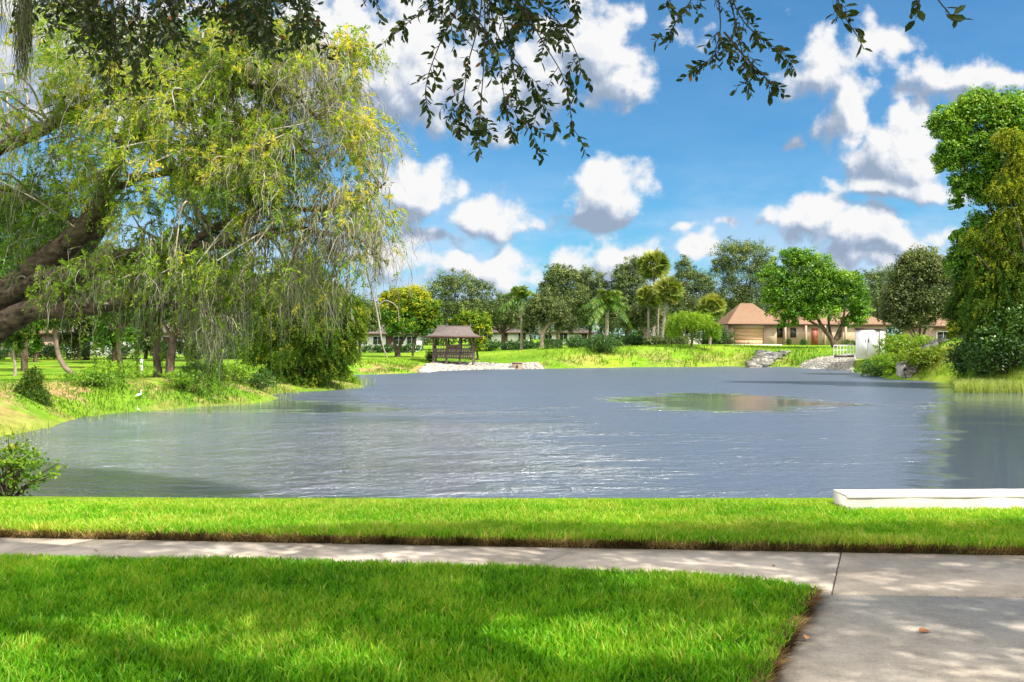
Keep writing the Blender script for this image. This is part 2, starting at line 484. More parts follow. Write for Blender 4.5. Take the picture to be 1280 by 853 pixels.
def ground_z(x, y):
    x = np.asarray(x, float); y = np.asarray(y, float)
    w = 0; s = 0
    for (lx, ly, lz) in LAND:
        k = 1.0 / ((x - lx) ** 2 + (y - ly) ** 2 + 6.0) ** 1.6
        w = w + k; s = s + k * lz
    land = s / w
    near = np.clip((17 - y) / 5, 0, 1) * np.clip((x + 12.5) / 2.5, 0, 1)
    near = near * near * (3 - 2 * near)
    land = land * (1 - near)
    land = land + (0.10 * (fbm(x * 0.35, y * 0.35, 3) - 0.5)) * (1 - near)
    sd = shore_dist(x, y)
    jag = (fbm(x * 0.5, y * 0.5, 9) - 0.5) * 1.2
    sd = sd + np.where(near > 0.5, 0, jag)
    wd = 3.8 + 2.2 * np.clip((y - 60) / 30, 0, 1)
    wd = wd * (1 - near) + 1.75 * near
    g = np.exp(-((x + 3.5) / 6.5) ** 4) * np.clip((y - 78) / 6, 0, 1) * np.clip((112 - y) / 8, 0, 1)
    wd = wd + 7.5 * g
    t = np.clip(sd / wd, 0, 1)
    prof = 1 - (1 - t) ** (1.8 - 0.5 * g)
    z = WATER + (land - WATER) * prof
    z = np.where(sd < 0, WATER - np.minimum(1.6, -sd * 0.3), z)
    # rubble apron under the pavilion
    flat = (y < 9.06) & (x > -9) & (x < 9)
    z = np.where(flat, -0.075, z)
    return z


def make_ground():
    xs = np.concatenate([[-1500, -900, -500, -300, -180, -120, -90], np.arange(-70, -20, 1.2), np.arange(-20, 20, 0.45), np.arange(20, 72, 0.9), [80, 95, 120, 180, 300, 500, 900, 1500]])
    ys = np.concatenate([[-400, -150, -60, -25, -10], np.arange(-4, 8.5, 1.2), [8.9, 9.04, 9.08, 9.5], np.arange(9.8, 14, 0.35), np.arange(14, 30, 0.6), np.arange(30, 122, 0.55), np.arange(124, 160, 4), [180, 220, 300, 450, 700, 1100, 1800, 3000]])
    X, Y = np.meshgrid(xs, ys)
    Z = ground_z(X, Y)
    v = np.stack([X, Y, Z], -1).reshape(-1, 3)
    nx = len(xs); i = np.arange(len(ys) - 1)[:, None] * nx + np.arange(nx - 1)[None, :]
    f = np.stack([i, i + 1, i + nx + 1, i + nx], -1).reshape(-1, 4)
    mb = MB(); mb.add(v, f)
    m, t = mat('turf_and_earth')
    out = t.n('ShaderNodeOutputMaterial'); p = t.n('ShaderNodeBsdfPrincipled')
    geo = t.n('ShaderNodeNewGeometry'); pos = geo.outputs['Position']
    at = t.n('ShaderNodeAttribute', attribute_name='bank')
    n1 = t.noise(pos, 0.12, 5, 0.6); n2 = t.noise(pos, 2.2, 5, 0.7)
    g = t.ramp(n1, [(0.3, (0.085, 0.19, 0.016)), (0.5, (0.16, 0.29, 0.022)), (0.7, (0.28, 0.37, 0.035))])
    g = t.mix(1.0, g, t.ramp(n2, [(0.3, (0.72, 0.74, 0.7)), (0.7, (1.2, 1.15, 1.1))]), 'MULTIPLY')
    n3 = t.noise(pos, 0.28, 5, 0.6)
    dirt = t.ramp(n2, [(0.3, (0.20, 0.115, 0.05)), (0.65, (0.44, 0.30, 0.14))])
    k = t.m('MULTIPLY', t.smooth(n3, 0.44, 0.53), at.outputs['Fac'])
    col = t.mix(k, g, dirt)
    t.put(p.inputs['Base Color'], col)
    p.inputs['Roughness'].default_value = 0.95; p.inputs['Specular IOR Level'].default_value = 0.05
    b = t.n('ShaderNodeBump'); b.inputs['Distance'].default_value = 0.12
    t.put(b.inputs['Height'], t.noise(pos, 3.0, 8, 0.75)); t.put(p.inputs['Normal'], b.outputs[0])
    t.put(out.inputs[0], p.outputs[0])
    o = mb.build('ground', m, smooth=True)
    sd = shore_dist(v[:, 0], v[:, 1])
    bank = np.clip(1 - np.abs(sd - 1.8) / 2.6, 0, 1) * (v[:, 1] > 16) * np.where(v[:, 0] < -5, 1.0, 0.5)
    a = o.data.attributes.new('bank', 'FLOAT', 'POINT')
    a.data.foreach_set('value', bank.astype(np.float32))
    tag(o, kind='structure')


make_ground()


def make_water():
    mb = MB()
    xs = np.linspace(-60, 60, 25); ys = np.linspace(8.5, 106, 25)
    X, Y = np.meshgrid(xs, ys)
    v = np.stack([X, Y, np.full_like(X, WATER)], -1).reshape(-1, 3)
    i = np.arange(24)[:, None] * 25 + np.arange(24)[None, :]
    mb.add(v, np.stack([i, i + 1, i + 26, i + 25], -1).reshape(-1, 4))
    m, t = mat('pond_water')
    out = t.n('ShaderNodeOutputMaterial'); p = t.n('ShaderNodeBsdfPrincipled')
    geo = t.n('ShaderNodeNewGeometry'); pos = geo.outputs['Position']
    p.inputs['Base Color'].default_value = (0.074, 0.092, 0.128, 1)
    p.inputs['Roughness'].default_value = 0.06
    p.inputs['IOR'].default_value = 1.7
    p.inputs['Specular IOR Level'].default_value = 1.0
    # wind ripples, with sheltered calm patches
    def at(cx, cy, rx, ry):
        q = t.v('MULTIPLY_ADD', pos, (1 / rx, 1 / ry, 0), (-cx / rx, -cy / ry, 0))
        return t.v('LENGTH', q)
    wob = t.m('MULTIPLY_ADD', t.noise(t.v('MULTIPLY', pos, (0.22, .55, 1)), 1.0, 7, 0.62), 2.0, -1.0)
    c1 = t.smooth(t.m('ADD', at(10.4, 43.6, 6.0, 7.2), wob), 0.62, 1.08)        # off the far house
    sp = t.n('ShaderNodeSeparateXYZ'); t.put(sp.inputs[0], pos)
    q = t.m('MULTIPLY_ADD', sp.outputs[1], -0.475, sp.outputs[0])
    c2 = t.smooth(t.m('MULTIPLY_ADD', wob, 2.2, q), 0.2, -1.6)                 # lee of the right bank
    c3 = t.smooth(t.m('ADD', at(-12.5, 40.5, 8.5, 3.6), wob), 0.75, 1.05)      # under the left bank
    calm = t.m('MULTIPLY', t.m('MULTIPLY', c1, c2), c3)
    chop = t.smooth(t.m('ADD', at(-9.0, 26, 8.5, 15), wob), 0.6, 1.6, 1.0, 0.0)   # choppier water at the left
    streak = t.noise(t.v('MULTIPLY', pos, (0.05, 0.16, 1)), 1.0, 5, 0.6)
    amp = t.m('MULTIPLY', t.smooth(streak, 0.32, 0.68, 0.40, 1.30), t.smooth(calm, 0, 1, 0.05, 1.0))
    w1 = t.noise(t.v('MULTIPLY', pos, (1.0, 1.9, 1)), 1.9, 3, 0.55, 0.6)
    w2 = t.noise(t.v('MULTIPLY', pos, (1.0, 1.7, 1)), 7.0, 4, 0.6, 0.3)
    h = t.m('MULTIPLY_ADD', w2, 0.30, w1)
    h = t.m('MULTIPLY_ADD', t.noise(t.v('MULTIPLY', pos, (0.5, 1.0, 1)), 0.8, 2), 0.8, h)
    h = t.m('MULTIPLY', h, t.m('MULTIPLY', amp, t.m('MULTIPLY_ADD', chop, 1.25, 0.5)))
    b = t.n('ShaderNodeBump'); b.inputs['Distance'].default_value = 0.30; b.inputs['Strength'].default_value = 1.0
    t.put(p.inputs['Roughness'], t.m('MULTIPLY', t.smooth(calm, 0, 1, 0.02, 0.31), t.m('MULTIPLY_ADD', chop, -0.6, 1.0)))
    t.put(b.inputs['Height'], h); t.put(p.inputs['Normal'], b.outputs[0])
    t.put(out.inputs[0], p.outputs[0])
    tag(mb.build('pond_water', m), kind='structure')


make_water()


# ------------------------------------------------------------------ paths and lawns
NEAR_E = np.array([(-14, 7.62), (-8, 7.28), (-4, 7.08), (-2, 6.97), (0, 6.74), (1.48, 6.48), (1.86, 6.31), (2.05, 6.13)])
FAR_E = np.array([(-14, 8.35), (-8, 8.02), (-4.4, 7.85), (0, 7.50), (4, 7.20), (8, 6.95), (14, 6.6)])
near_e = lambda x: np.interp(x, NEAR_E[:, 0], NEAR_E[:, 1])
far_e = lambda x: np.interp(x, FAR_E[:, 0], FAR_E[:, 1])
slab_l = lambda y: 2.05 + 0.484 * (y - 6.13)
JOINT_R = (9.0, 5.78)


def concrete(name, lo, hi, seed):
    m, t = mat(name)
    out = t.n('ShaderNodeOutputMaterial'); p = t.n('ShaderNodeBsdfPrincipled')
    geo = t.n('ShaderNodeNewGeometry'); pos = t.v('ADD', geo.outputs['Position'], (seed, seed * 2, 0))
    n1 = t.noise(pos, 1.1, 8, 0.62); n2 = t.noise(pos, 90, 3, 0.7); n3 = t.noise(pos, 5.0, 6, 0.7)
    col = t.ramp(n1, [(0.3, lo), (0.62, hi)])
    col = t.mix(1.0, col, t.ramp(n2, [(0.3, 0.78), (0.7, 1.12)]), 'MULTIPLY')
    col = t.mix(1.0, col, t.ramp(n3, [(0.34, 0.80), (0.55, 1.05)]), 'MULTIPLY')
    t.put(p.inputs['Base Color'], col)
    p.inputs['Roughness'].default_value = 0.9; p.inputs['Specular IOR Level'].default_value = 0.2
    b = t.n('ShaderNodeBump'); b.inputs['Distance'].default_value = 0.004
    t.put(b.inputs['Height'], t.noise(pos, 120, 5, 0.7)); t.put(p.inputs['Normal'], b.outputs[0])
    t.put(out.inputs[0], p.outputs[0])
    return m


def strip(mb, top, bot, z0, z1):
    """prism between two edges given point by point (same count)"""
    top = np.asarray(top, float); bot = np.asarray(bot, float); n = len(top)
    def lay(e, z): return np.column_stack([e, np.full(n, z)])
    v = np.vstack([lay(top, z1), lay(bot, z1), lay(top, z0), lay(bot, z0)])
    f = []
    for i in range(n - 1):
        f += [(n + i, n + i + 1, i + 1, i), (i, i + 1, 2 * n + i + 1, 2 * n + i), (3 * n + i, 3 * n + i + 1, n + i + 1, n + i)]
    f += [(0, 2 * n, 3 * n, n), (n - 1, 2 * n - 1, 4 * n - 1, 3 * n - 1)]
    mb.add(v, f)


conc = concrete('sidewalk_concrete', (0.35, 0.295, 0.235), (0.60, 0.515, 0.42), 3.1)
conc2 = concrete('walkway_concrete', (0.41, 0.35, 0.28), (0.63, 0.555, 0.46), 11.7)
# the sidewalk in slabs with joints between them, one piece
mb = MB()
xs = [-14, -11.0, -8.2, -6.1, -4.0, -1.95, 0.10, 2.14, 4.3, 6.5, 9]
for a, b in zip(xs[:-1], xs[1:]):
    q = np.linspace(a, b - 0.012, 7)
    low = np.where(q < 2.05, near_e(q), 6.13 + (q - 2.05) / (JOINT_R[0] - 2.05) * (JOINT_R[1] - 6.13))
    strip(mb, np.column_stack([q + 0.48, far_e(q + 0.48)]), np.column_stack([q, low + 0.012]), -0.08, 0.0)
tag(mb.build('sidewalk', conc), kind='structure')
mb = MB()
for y0, y1 in ((-3.0, 0.6), (0.6, 2.4), (2.4, 4.05), (4.05, 6.12)):
    yy = np.array([y0 + 0.012, y1])
    strip(mb, np.column_stack([slab_l(yy) + 1.8, yy - 0.09]), np.column_stack([slab_l(yy), yy]), -0.08, -0.006)
tag(mb.build('walkway', conc2), kind='structure')

soil = plain('lawn_soil', (0.060, 0.075, 0.018), (0.035, 0.026, 0.012), 12, 0.95)
mb = MB()
q = np.linspace(-9, 2.0, 40)
strip(mb, np.column_stack([q, near_e(q) - 0.02]), np.column_stack([np.minimum(q, slab_l(-2.5 + 0 * q)), np.full(40, -2.5)]), -0.09, 0.012)
# the right flank of the lawn follows the walkway
yy = np.linspace(-2.5, 6.05, 12)
strip(mb, np.column_stack([slab_l(yy) - 0.02, yy]), np.column_stack([np.minimum(slab_l(-2.5) + 0 * yy, slab_l(yy) - 0.03), yy]), -0.09, 0.0095)
tag(mb.build('front_lawn_soil', soil), kind='structure')
mb = MB()
q = np.linspace(-9, 9, 60)
strip(mb, np.column_stack([q, np.full(60, 9.10)]), np.column_stack([q, far_e(q) + 0.025]), -0.09, 0.03)
tag(mb.build('back_lawn_soil', soil), kind='structure')
mb = MB()
yy = np.linspace(-2.5, 5.9, 12)
strip(mb, np.column_stack([np.full(12, 9.0), yy - 0.2]), np.column_stack([slab_l(yy) + 1.83, yy - 0.1]), -0.09, 0.008)
tag(mb.build('side_lawn_soil', soil), kind='structure')


def make_lawns():
    rng = np.random.default_rng(5)
    # front lawn
    n = 250000
    x = rng.uniform(-6.5, 2.1, n); y = 3.4 + (7.6 - 3.4) * rng.random(n)
    k = (y < near_e(x) - 0.015) & (x < slab_l(y) - 0.015) & (np.abs(x) < 0.62 * y + 1.2)
    x, y = x[k], y[k]
    edge = np.minimum(near_e(x) - y, slab_l(y) - x)
    pt = fbm(x * 1.6, y * 1.6, 4); cl = fbm(x * 7, y * 7, 8, 2)
    h = (0.046 + 0.042 * cl) * rng.uniform(0.6, 1.25, len(x)) * np.clip(0.72 + edge * 1.6, 0.7, 1)
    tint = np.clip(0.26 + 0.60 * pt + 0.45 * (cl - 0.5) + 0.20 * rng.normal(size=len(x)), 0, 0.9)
    dry = rng.random(len(x)) < 0.012 + 0.25 * np.exp(-edge / 0.04)
    tint[dry] = rng.uniform(0.9, 1, dry.sum())
    mb = MB()
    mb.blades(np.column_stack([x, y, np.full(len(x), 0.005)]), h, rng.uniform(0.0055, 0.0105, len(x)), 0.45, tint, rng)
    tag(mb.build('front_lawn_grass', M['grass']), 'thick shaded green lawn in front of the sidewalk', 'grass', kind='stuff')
    # back lawn between sidewalk and pond
    n = 260000
    x = rng.uniform(-8.0, 8.0, n); y = rng.uniform(7.0, 9.45, n)
    k = (y > far_e(x) + 0.02)
    x, y = x[k], y[k]
    edge = y - far_e(x)
    pt = fbm(x * 1.3, y * 2.4, 14); cl = fbm(x * 6, y * 6, 18, 2)
    h = (0.050 + 0.04 * cl) * rng.uniform(0.6, 1.25, len(x)) * np.clip(0.85 + 0.5 * np.exp(-edge / 0.25), 0, 1.4)
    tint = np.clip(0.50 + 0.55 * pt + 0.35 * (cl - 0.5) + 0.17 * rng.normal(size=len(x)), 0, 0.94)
    dry = rng.random(len(x)) < 0.04 + 0.35 * np.exp(-edge / 0.05)
    tint[dry] = rng.uniform(0.92, 1, dry.sum())
    mb = MB()
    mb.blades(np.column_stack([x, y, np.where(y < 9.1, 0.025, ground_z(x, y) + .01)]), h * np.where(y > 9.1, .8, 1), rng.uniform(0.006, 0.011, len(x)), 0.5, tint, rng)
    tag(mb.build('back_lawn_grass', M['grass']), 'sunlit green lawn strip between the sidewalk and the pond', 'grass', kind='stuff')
    # lawn right of the walkway
    n = 60000
    x = rng.uniform(2.5, 6.5, n); y = rng.uniform(3.0, 5.9, n)
    k = (x > slab_l(y) + 1.86)
    x, y = x[k], y[k]
    mb = MB()
    mb.blades(np.column_stack([x, y, np.full(len(x), 0.0)]), rng.uniform(0.05, 0.12, len(x)), 0.008, 0.5, np.clip(0.5 + 0.2 * rng.normal(size=len(x)), 0, 0.9), rng)
    tag(mb.build('side_lawn_grass', M['grass']), 'green lawn on the outer side of the concrete walkway', 'grass', kind='stuff')
    # dead thatch on the cut edges
    n = 26000
    x = rng.uniform(-8, 8, n); y = far_e(x) + 0.005 + np.abs(rng.normal(0, 0.022, n))
    dens = 0.35 + 0.65 * fbm(x * 2.1, 0 * x, 30)
    k = rng.random(n) < dens
    x, y = x[k], y[k]
    mb = MB()
    cl = fbm(x * 5, 0 * x, 31, 2)
    mb.blades(np.column_stack([x, y, rng.uniform(-0.01, 0.045, len(x))]), rng.uniform(0.015, 0.05, len(x)), rng.uniform(0.004, 0.008, len(x)), 1.6, np.clip(cl * 1.3 - 0.25 + 0.18 * rng.normal(size=len(x)), 0, 1), rng)
    n = 9000
    y = rng.uniform(3.2, 6.12, n); x = slab_l(y) - 0.005 - np.abs(rng.normal(0, 0.03, n))
    cl = fbm(y * 5, 0 * x, 33, 2)
    mb.blades(np.column_stack([x, y, rng.uniform(-0.01, 0.02, n)]), rng.uniform(0.015, 0.045, n), rng.uniform(0.004, 0.008, n), 1.8, np.clip(cl * 1.3 - 0.2 + 0.18 * rng.normal(size=n), 0, 1), rng)
    tag(mb.build('dry_edge_thatch', M['grass_dry']), 'brown dried thatch along the cut lawn edges', 'grass', kind='stuff')


make_lawns()


def make_bank_grass():
    rng = np.random.default_rng(15)
    mb = MB(); rd = MB()
    n = 420000
    u = rng.uniform(-0.62, 0.62, n); D = rng.uniform(26, 108, n)
    x = u * D; y = D
    sd = shore_dist(x, y)
    pr = np.exp(-np.clip(sd - 3.5, 0, 99) / 5.0) * np.clip(40 / D, 0.35, 1.2)
    nz = fbm(x * 0.5, y * 0.5, 40)
    k = (sd > 0.1) & (sd < 14) & (rng.random(n) < pr) & (nz > 0.34)
    k &= ~((x > -8.9) & (x < 3.1) & (y > 80) & (y < 96) & (sd < 5.2))              # rubble shore
    k &= ~((x > 29.0) & (x < 34.5) & (y > 85) & (y < 95))
    x, y, sd, nz = x[k], y[k], sd[k], nz[k]
    z = ground_z(x, y)
    s = np.clip(y / 45, 0.7, 2.0)
    steep = np.exp(-np.clip(sd - 1.5, 0, 99) / 2.5)
    h = s * np.where(x < -5, .6, 1) * (0.07 + 0.24 * steep * np.clip((nz - 0.3) * 3, 0.1, 1.3)) * rng.uniform(0.6, 1.3, len(x))
    big = fbm(x * 0.22, y * 0.3, 44)
    tint = np.clip(0.08 + 0.95 * big - 0.12 * steep + 0.10 * rng.normal(size=len(x)), 0, .76)
    mb.blades(np.column_stack([x, y, z - 0.01]), h, 0.035 * s, 0.5, tint, rng)
    tag(mb.build('bank_grass', M['grass_far']), 'long rough grass growing on the far banks of the pond', 'grass', kind='stuff')


make_bank_grass()


# ------------------------------------------------------------------ plants
def rdir(rng, n):
    return unit(rng.normal(size=(n, 3)))


def clump_leaves(mb, cen, rad, per, leaf, rng, tint0, up=0.5, flat=0.7, asp=0.55, sh=0.10, tv=None):
    """leaf clumps: cen (k,3), rad (k,), tint0 (k,)"""
    k = len(cen)
    c = np.repeat(cen, per, 0); r = np.repeat(rad, per)
    d = rdir(rng, k * per)
    p = c + d * (r * rng.uniform(0.45, 1.05, k * per))[:, None] * np.array([1, 1, flat])
    nrm = unit(d * 0.95 + np.array([0, 0, up]) + rng.normal(size=d.shape) * 0.30)
    ld = unit(np.cross(nrm, rdir(rng, len(p))))
    L = leaf * rng.uniform(0.6, 1.35, len(p))
    tint = np.clip(np.repeat(tint0, per) + sh * rng.normal(size=len(p)), 0, 1)
    mb.kites(p, ld, nrm, L, L * asp, tint)


def sprays(mb, st, dr, length, npl, leaf, asp, rng, droop, tint, start=0.15, spread=1.0, twig=0.0):
    """drooping sprigs with small leaves on both sides"""
    n = len(st); dr = unit(dr)
    length = np.broadcast_to(length, (n,)); droop = np.broadcast_to(droop, (n,)); tint = np.broadcast_to(tint, (n,))
    s = start + (1 - start) * (np.tile(np.arange(npl), n) + rng.random(n * npl)) / npl
    q = lambda a: np.repeat(a, npl, 0)
    L = q(length); dd = q(dr); dp = q(droop)
    pos = q(st) + dd * (L * s * (1 - 0.35 * dp * s))[:, None] - np.array([0, 0, 1.0]) * (dp * L * s * s * 0.75)[:, None]
    tan = unit(dd * (1 - 0.7 * dp * s)[:, None] - np.array([0, 0, 1.0]) * (1.5 * dp * s)[:, None])
    side = unit(np.cross(tan, rdir(rng, len(pos))))
    ld = unit(tan * 0.9 + side * spread)
    nrm = unit(np.cross(ld, rdir(rng, len(pos))))
    LL = leaf * rng.uniform(0.6, 1.25, len(pos)) * (1.15 - 0.5 * s)
    mb.kites(pos, ld, nrm, LL, LL * asp, np.clip(q(tint) + 0.13 * rng.normal(size=len(pos)), 0, 1))


def ribbons(mb, st, length, width, rng, wob=0.10, seg=4, tint=0.5, tv=0.2, dr=None):
    """thin hanging strips for moss strands and bare twigs"""
    n = len(st)
    length = np.broadcast_to(length, (n,)); width = np.broadcast_to(width, (n,))
    th = rng.uniform(0, np.pi, n); sd = np.stack([np.cos(th), np.sin(th), np.zeros(n)], 1)
    p = np.array(st, float); rows = [(p.copy(), 1.0)]
    d0 = np.zeros((n, 3)) if dr is None else unit(dr)
    for i in range(seg):
        s = (i + 1) / seg
        stp = -np.array([0, 0, 1.0]) * (0.35 + 0.65 * s if dr is not None else 1.0) + d0 * (1.15 - s) * (0 if dr is None else 1) + rng.normal(size=(n, 3)) * wob * np.array([1, 1, .4])
        p = p + unit(stp) * (length / seg)[:, None]
        rows.append((p.copy(), 1 - 0.75 * s ** 2))
    V = np.stack([x for (q, k) in rows for x in (q - sd * (width * k / 2)[:, None], q + sd * (width * k / 2)[:, None])], 1).reshape(-1, 3)
    k = np.arange(n)[:, None] * (2 * (seg + 1))
    t = np.clip(tint + tv * rng.normal(size=n), 0, 1)
    for i in range(seg):
        pass
    f = np.concatenate([k + np.array([[2 * i, 2 * i + 1, 2 * i + 3, 2 * i + 2]]) for i in range(seg)])
    mb.add(V, f, np.concatenate([t] * seg))


def blob3(b, D, rng, depth=0.85):
    px, py, rx, ry = b[:4]
    dz = (b[4] if len(b) > 4 else 0.0)
    DD = D + dz
    return P(px, py, DD), np.array([rx / F * DD, max(rx, ry * 0.8) / F * DD * depth, ry / F * DD])


DENS = 3.6


def tree(name, label, cat, base, D, blobs, leaf_m, seed, n=6000, leaf=0.21, r=0.22, bark='bark', limbs=None, fork=0.45,
         per=40, crad=0.25, flat=0.75, up=0.5, tb=0.5, tvar=0.24, group=None, style='clump', topt=0.18, sides=7):
    """tapered trunk with limbs into an uneven crown made of many leaf clumps"""
    rng = np.random.default_rng(seed)
    x0 = (base - 640) / F * D
    z0 = float(ground_z(x0, D))
    org = np.array([x0, D, z0])
    root = thing(name, org, label, cat, group)
    B = [blob3(b, D, rng) for b in blobs]
    B = [(c, rr * np.array([1.08, 1.0, 1.16])) for c, rr in B]
    area = np.array([q[1][0] * q[1][2] for q in B]); area = area / area.sum()
    cen, rad = [], []
    for (c, rr), a in zip(B, area):
        k = max(4, int(n * DENS * a / per))
        d = rdir(rng, k); d[:, 2] = np.where(d[:, 2] < -0.75, -d[:, 2] * 0.5, d[:, 2])
        s = rng.uniform(0.30, 1.0, k) ** 0.55 * rng.uniform(0.75, 1.18, k)
        cen.append(c + d * rr * (s * 0.90)[:, None])
        rad.append(np.full(k, crad * (rr[0] * rr[2]) ** 0.5) * rng.uniform(0.55, 1.25, k))
    cen = np.concatenate(cen); rad = np.concatenate(rad)
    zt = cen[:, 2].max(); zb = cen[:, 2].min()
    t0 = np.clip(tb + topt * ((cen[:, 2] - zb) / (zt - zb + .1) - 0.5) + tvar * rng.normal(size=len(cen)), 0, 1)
    lm = MB()
    if style == 'clump':
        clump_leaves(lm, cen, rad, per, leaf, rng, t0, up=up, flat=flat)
    else:
        k = 5
        st = np.repeat(cen, k, 0) + rng.normal(size=(len(cen) * k, 3)) * np.repeat(rad, k)[:, None] * 0.35
        mid = np.mean([b[0] for b in B], 0)
        out = unit(np.repeat(cen - np.array([mid[0], mid[1], 0]) * np.array([1, 1, 0]), k, 0) * np.array([1, 1, 0]) + rng.normal(size=(len(cen) * k, 3)) * 0.5)
        sprays(lm, st, out, np.repeat(rad, k) * rng.uniform(0.9, 1.7, len(st)), max(4, per // 2), leaf, 0.42, rng, 0.9, np.repeat(t0, k))
    # trunk and limbs
    tm = MB()
    if limbs is None:
        zc = np.mean([b[0][2] for b in B]); cb = min(b[0][2] - b[1][2] for b in B)
        top = np.average([b[0] for b in B], axis=0, weights=area)
        fk = np.array([x0 + (top[0] - x0) * 0.25, D, z0 + max(0.5, (zc - z0) * fork)])
        trunk = curve([org - [0, 0, 0.3], org + [0.02, 0, 0.3], (org + fk) / 2 + rng.normal(size=3) * [r, r, 0] * 0.5, fk], 5)
        tm.tube(trunk, np.linspace(r * 1.25, r * 0.85, len(trunk)), sides + 1, 0.05, rng)
        for (c, rr) in B:
            for j in range(2 if len(B) > 3 else 4):
                e = c + rdir(rng, 1)[0] * rr * 0.55
                mid = fk + (e - fk) * 0.5 + rng.normal(size=3) * 0.12 * np.linalg.norm(e - fk) + np.array([0, 0, -.05])
                pts = curve([fk - [0, 0, 0.15], mid, e], 5)
                tm.tube(pts, np.linspace(r * 0.6, r * 0.10, len(pts)), sides, 0.05, rng)
        # smaller boughs to the clumps
        idx = rng.choice(len(cen), min(len(cen), 40), replace=False)
        for i in idx:
            b = min(B, key=lambda q: np.linalg.norm(q[0] - cen[i]))[0]
            pts = curve([b, (b + cen[i]) / 2 + rng.normal(size=3) * 0.15, cen[i]], 3)
            tm.tube(pts, np.linspace(r * 0.22, r * 0.06, len(pts)), 5, cap=False)
    else:
        for (pp, ra, rb) in limbs:
            pts = curve([P(a, b, D + (c if c else 0)) for (a, b, c) in pp], 5)
            tm.tube(pts, np.linspace(ra, rb, len(pts)), sides + 1, 0.06, rng)
    tm.build('trunk', M[bark], root, smooth=True, origin=org)
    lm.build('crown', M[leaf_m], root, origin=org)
    return root


def shrub(name, label, cat, px, D, w, h, leaf_m, seed, n=1400, leaf=0.16, group=None, tb=0.45, lumps=5, lift=0.0):
    """low bush: several leafy lumps on short stems; w and h in metres"""
    rng = np.random.default_rng(seed)
    x0 = (px - 640) / F * D; z0 = float(ground_z(x0, D)) + lift
    org = np.array([x0, D, z0])
    root = thing(name, org, label, cat, group)
    cen, rad = [], []
    for i in range(lumps):
        a = rng.uniform(-0.5, 0.5) if lumps > 1 else 0
        cen.append(org + [a * w * 0.7, rng.uniform(-0.3, 0.3) * w * 0.6, h * rng.uniform(0.36, 0.52)])
        rad.append(np.array([w * rng.uniform(0.26, 0.36), w * 0.3, h * rng.uniform(0.42, 0.50)]))
    mb = MB(); sm = MB()
    for c, r_ in zip(cen, rad):
        k = max(4, n // lumps // 14)
        d = rdir(rng, k)
        cc = c + d * r_ * rng.uniform(0.5, 1, k)[:, None]
        clump_leaves(mb, cc, np.full(k, 0.3 * (r_[0] * r_[2]) ** .5) * rng.uniform(.6, 1.3, k), 14, leaf, rng, np.clip(tb + 0.14 * rng.normal(size=k), 0, 1))
        for q in cc[::4]:
            sm.tube([org + [0, 0, -0.1], (org + q) / 2 + [0, 0, 0.02], q], [0.016, 0.010, 0.004], 4, cap=False)
    sm.build('stem', M['twig_dark'], root, origin=org)
    mb.build('foliage', M[leaf_m], root, origin=org)
    return root


def feather_palm(label, px, D, top_py, lean, L, seed, nf=26, r=0.17):
    rng = np.random.default_rng(seed)
    x0 = (px - 640) / F * D; z0 = float(ground_z(x0, D)); org = np.array([x0, D, z0])
    top = P(px + lean, top_py, D)
    root = thing('feather_palm', org, label, 'palm tree', 'palms on the far bank')
    tm = MB()
    pts = curve([org - [0, 0, .3], org + [0, 0, .4], (org + top) / 2 + [0.05, 0, 0], top], 6)
    tm.tube(pts, np.interp(np.arange(len(pts)), [0, 4, len(pts) - 1], [r * 1.5, r * 1.1, r * 0.75]), 9, 0.03, rng)
    tm.build('trunk', M['bark_palm'], root, smooth=True, origin=org)
    sh = MB(); sh.tube(curve([top - [0, 0, .2], top + [0, 0, .5], top + [0, 0, 1.0]], 4), [r * .9] * 4 + [r * .7] * 3 + [r * .3] * 2, 8)
    sh.build('crownshaft', M['palm'], root, origin=org)
    fm = MB(); g = np.array([0, 0, 1.0])
    for i in range(nf):
        az = i * 2.399 + rng.normal() * .2; el = R(rng.uniform(5, 78)) if i > 5 else R(rng.uniform(60, 88))
        d = np.array([math.cos(az) * math.cos(el), math.sin(az) * math.cos(el), math.sin(el)])
        LL = L * rng.uniform(.8, 1.1)
        s = np.linspace(0, 1, 9)[:, None]
        rach = top + [0, 0, .7] + d * LL * s - g * (LL * 0.75 * s ** 2.1) * (1.15 - 0.4 * math.sin(el))
        fm.tube(rach, np.linspace(.035, .008, 9), 4, tint=0.7, cap=False)
        m = 62
        t = rng.uniform(.12, 1, m); idx = t * 8
        q = np.stack([np.interp(idx, np.arange(9), rach[:, j]) for j in range(3)], 1)
        tan = unit(np.stack([np.interp(idx, np.arange(9), np.gradient(rach[:, j])) for j in range(3)], 1))
        sd = unit(np.cross(tan, g)) * np.where(np.arange(m) % 2, 1, -1)[:, None]
        ld = unit(sd * 0.75 + tan * 0.45 - g * rng.uniform(.25, .9, m)[:, None])
        fm.kites(q, ld, unit(np.cross(ld, tan)), 0.62 * np.sin(np.pi * (0.15 + 0.75 * t)) * L / 2.6, 0.12, np.clip(0.5 + .22 * rng.normal(size=m) + (.15 if el > .9 else -.05), 0, 1))
    fm.build('crown', M['palm'], root, origin=org)


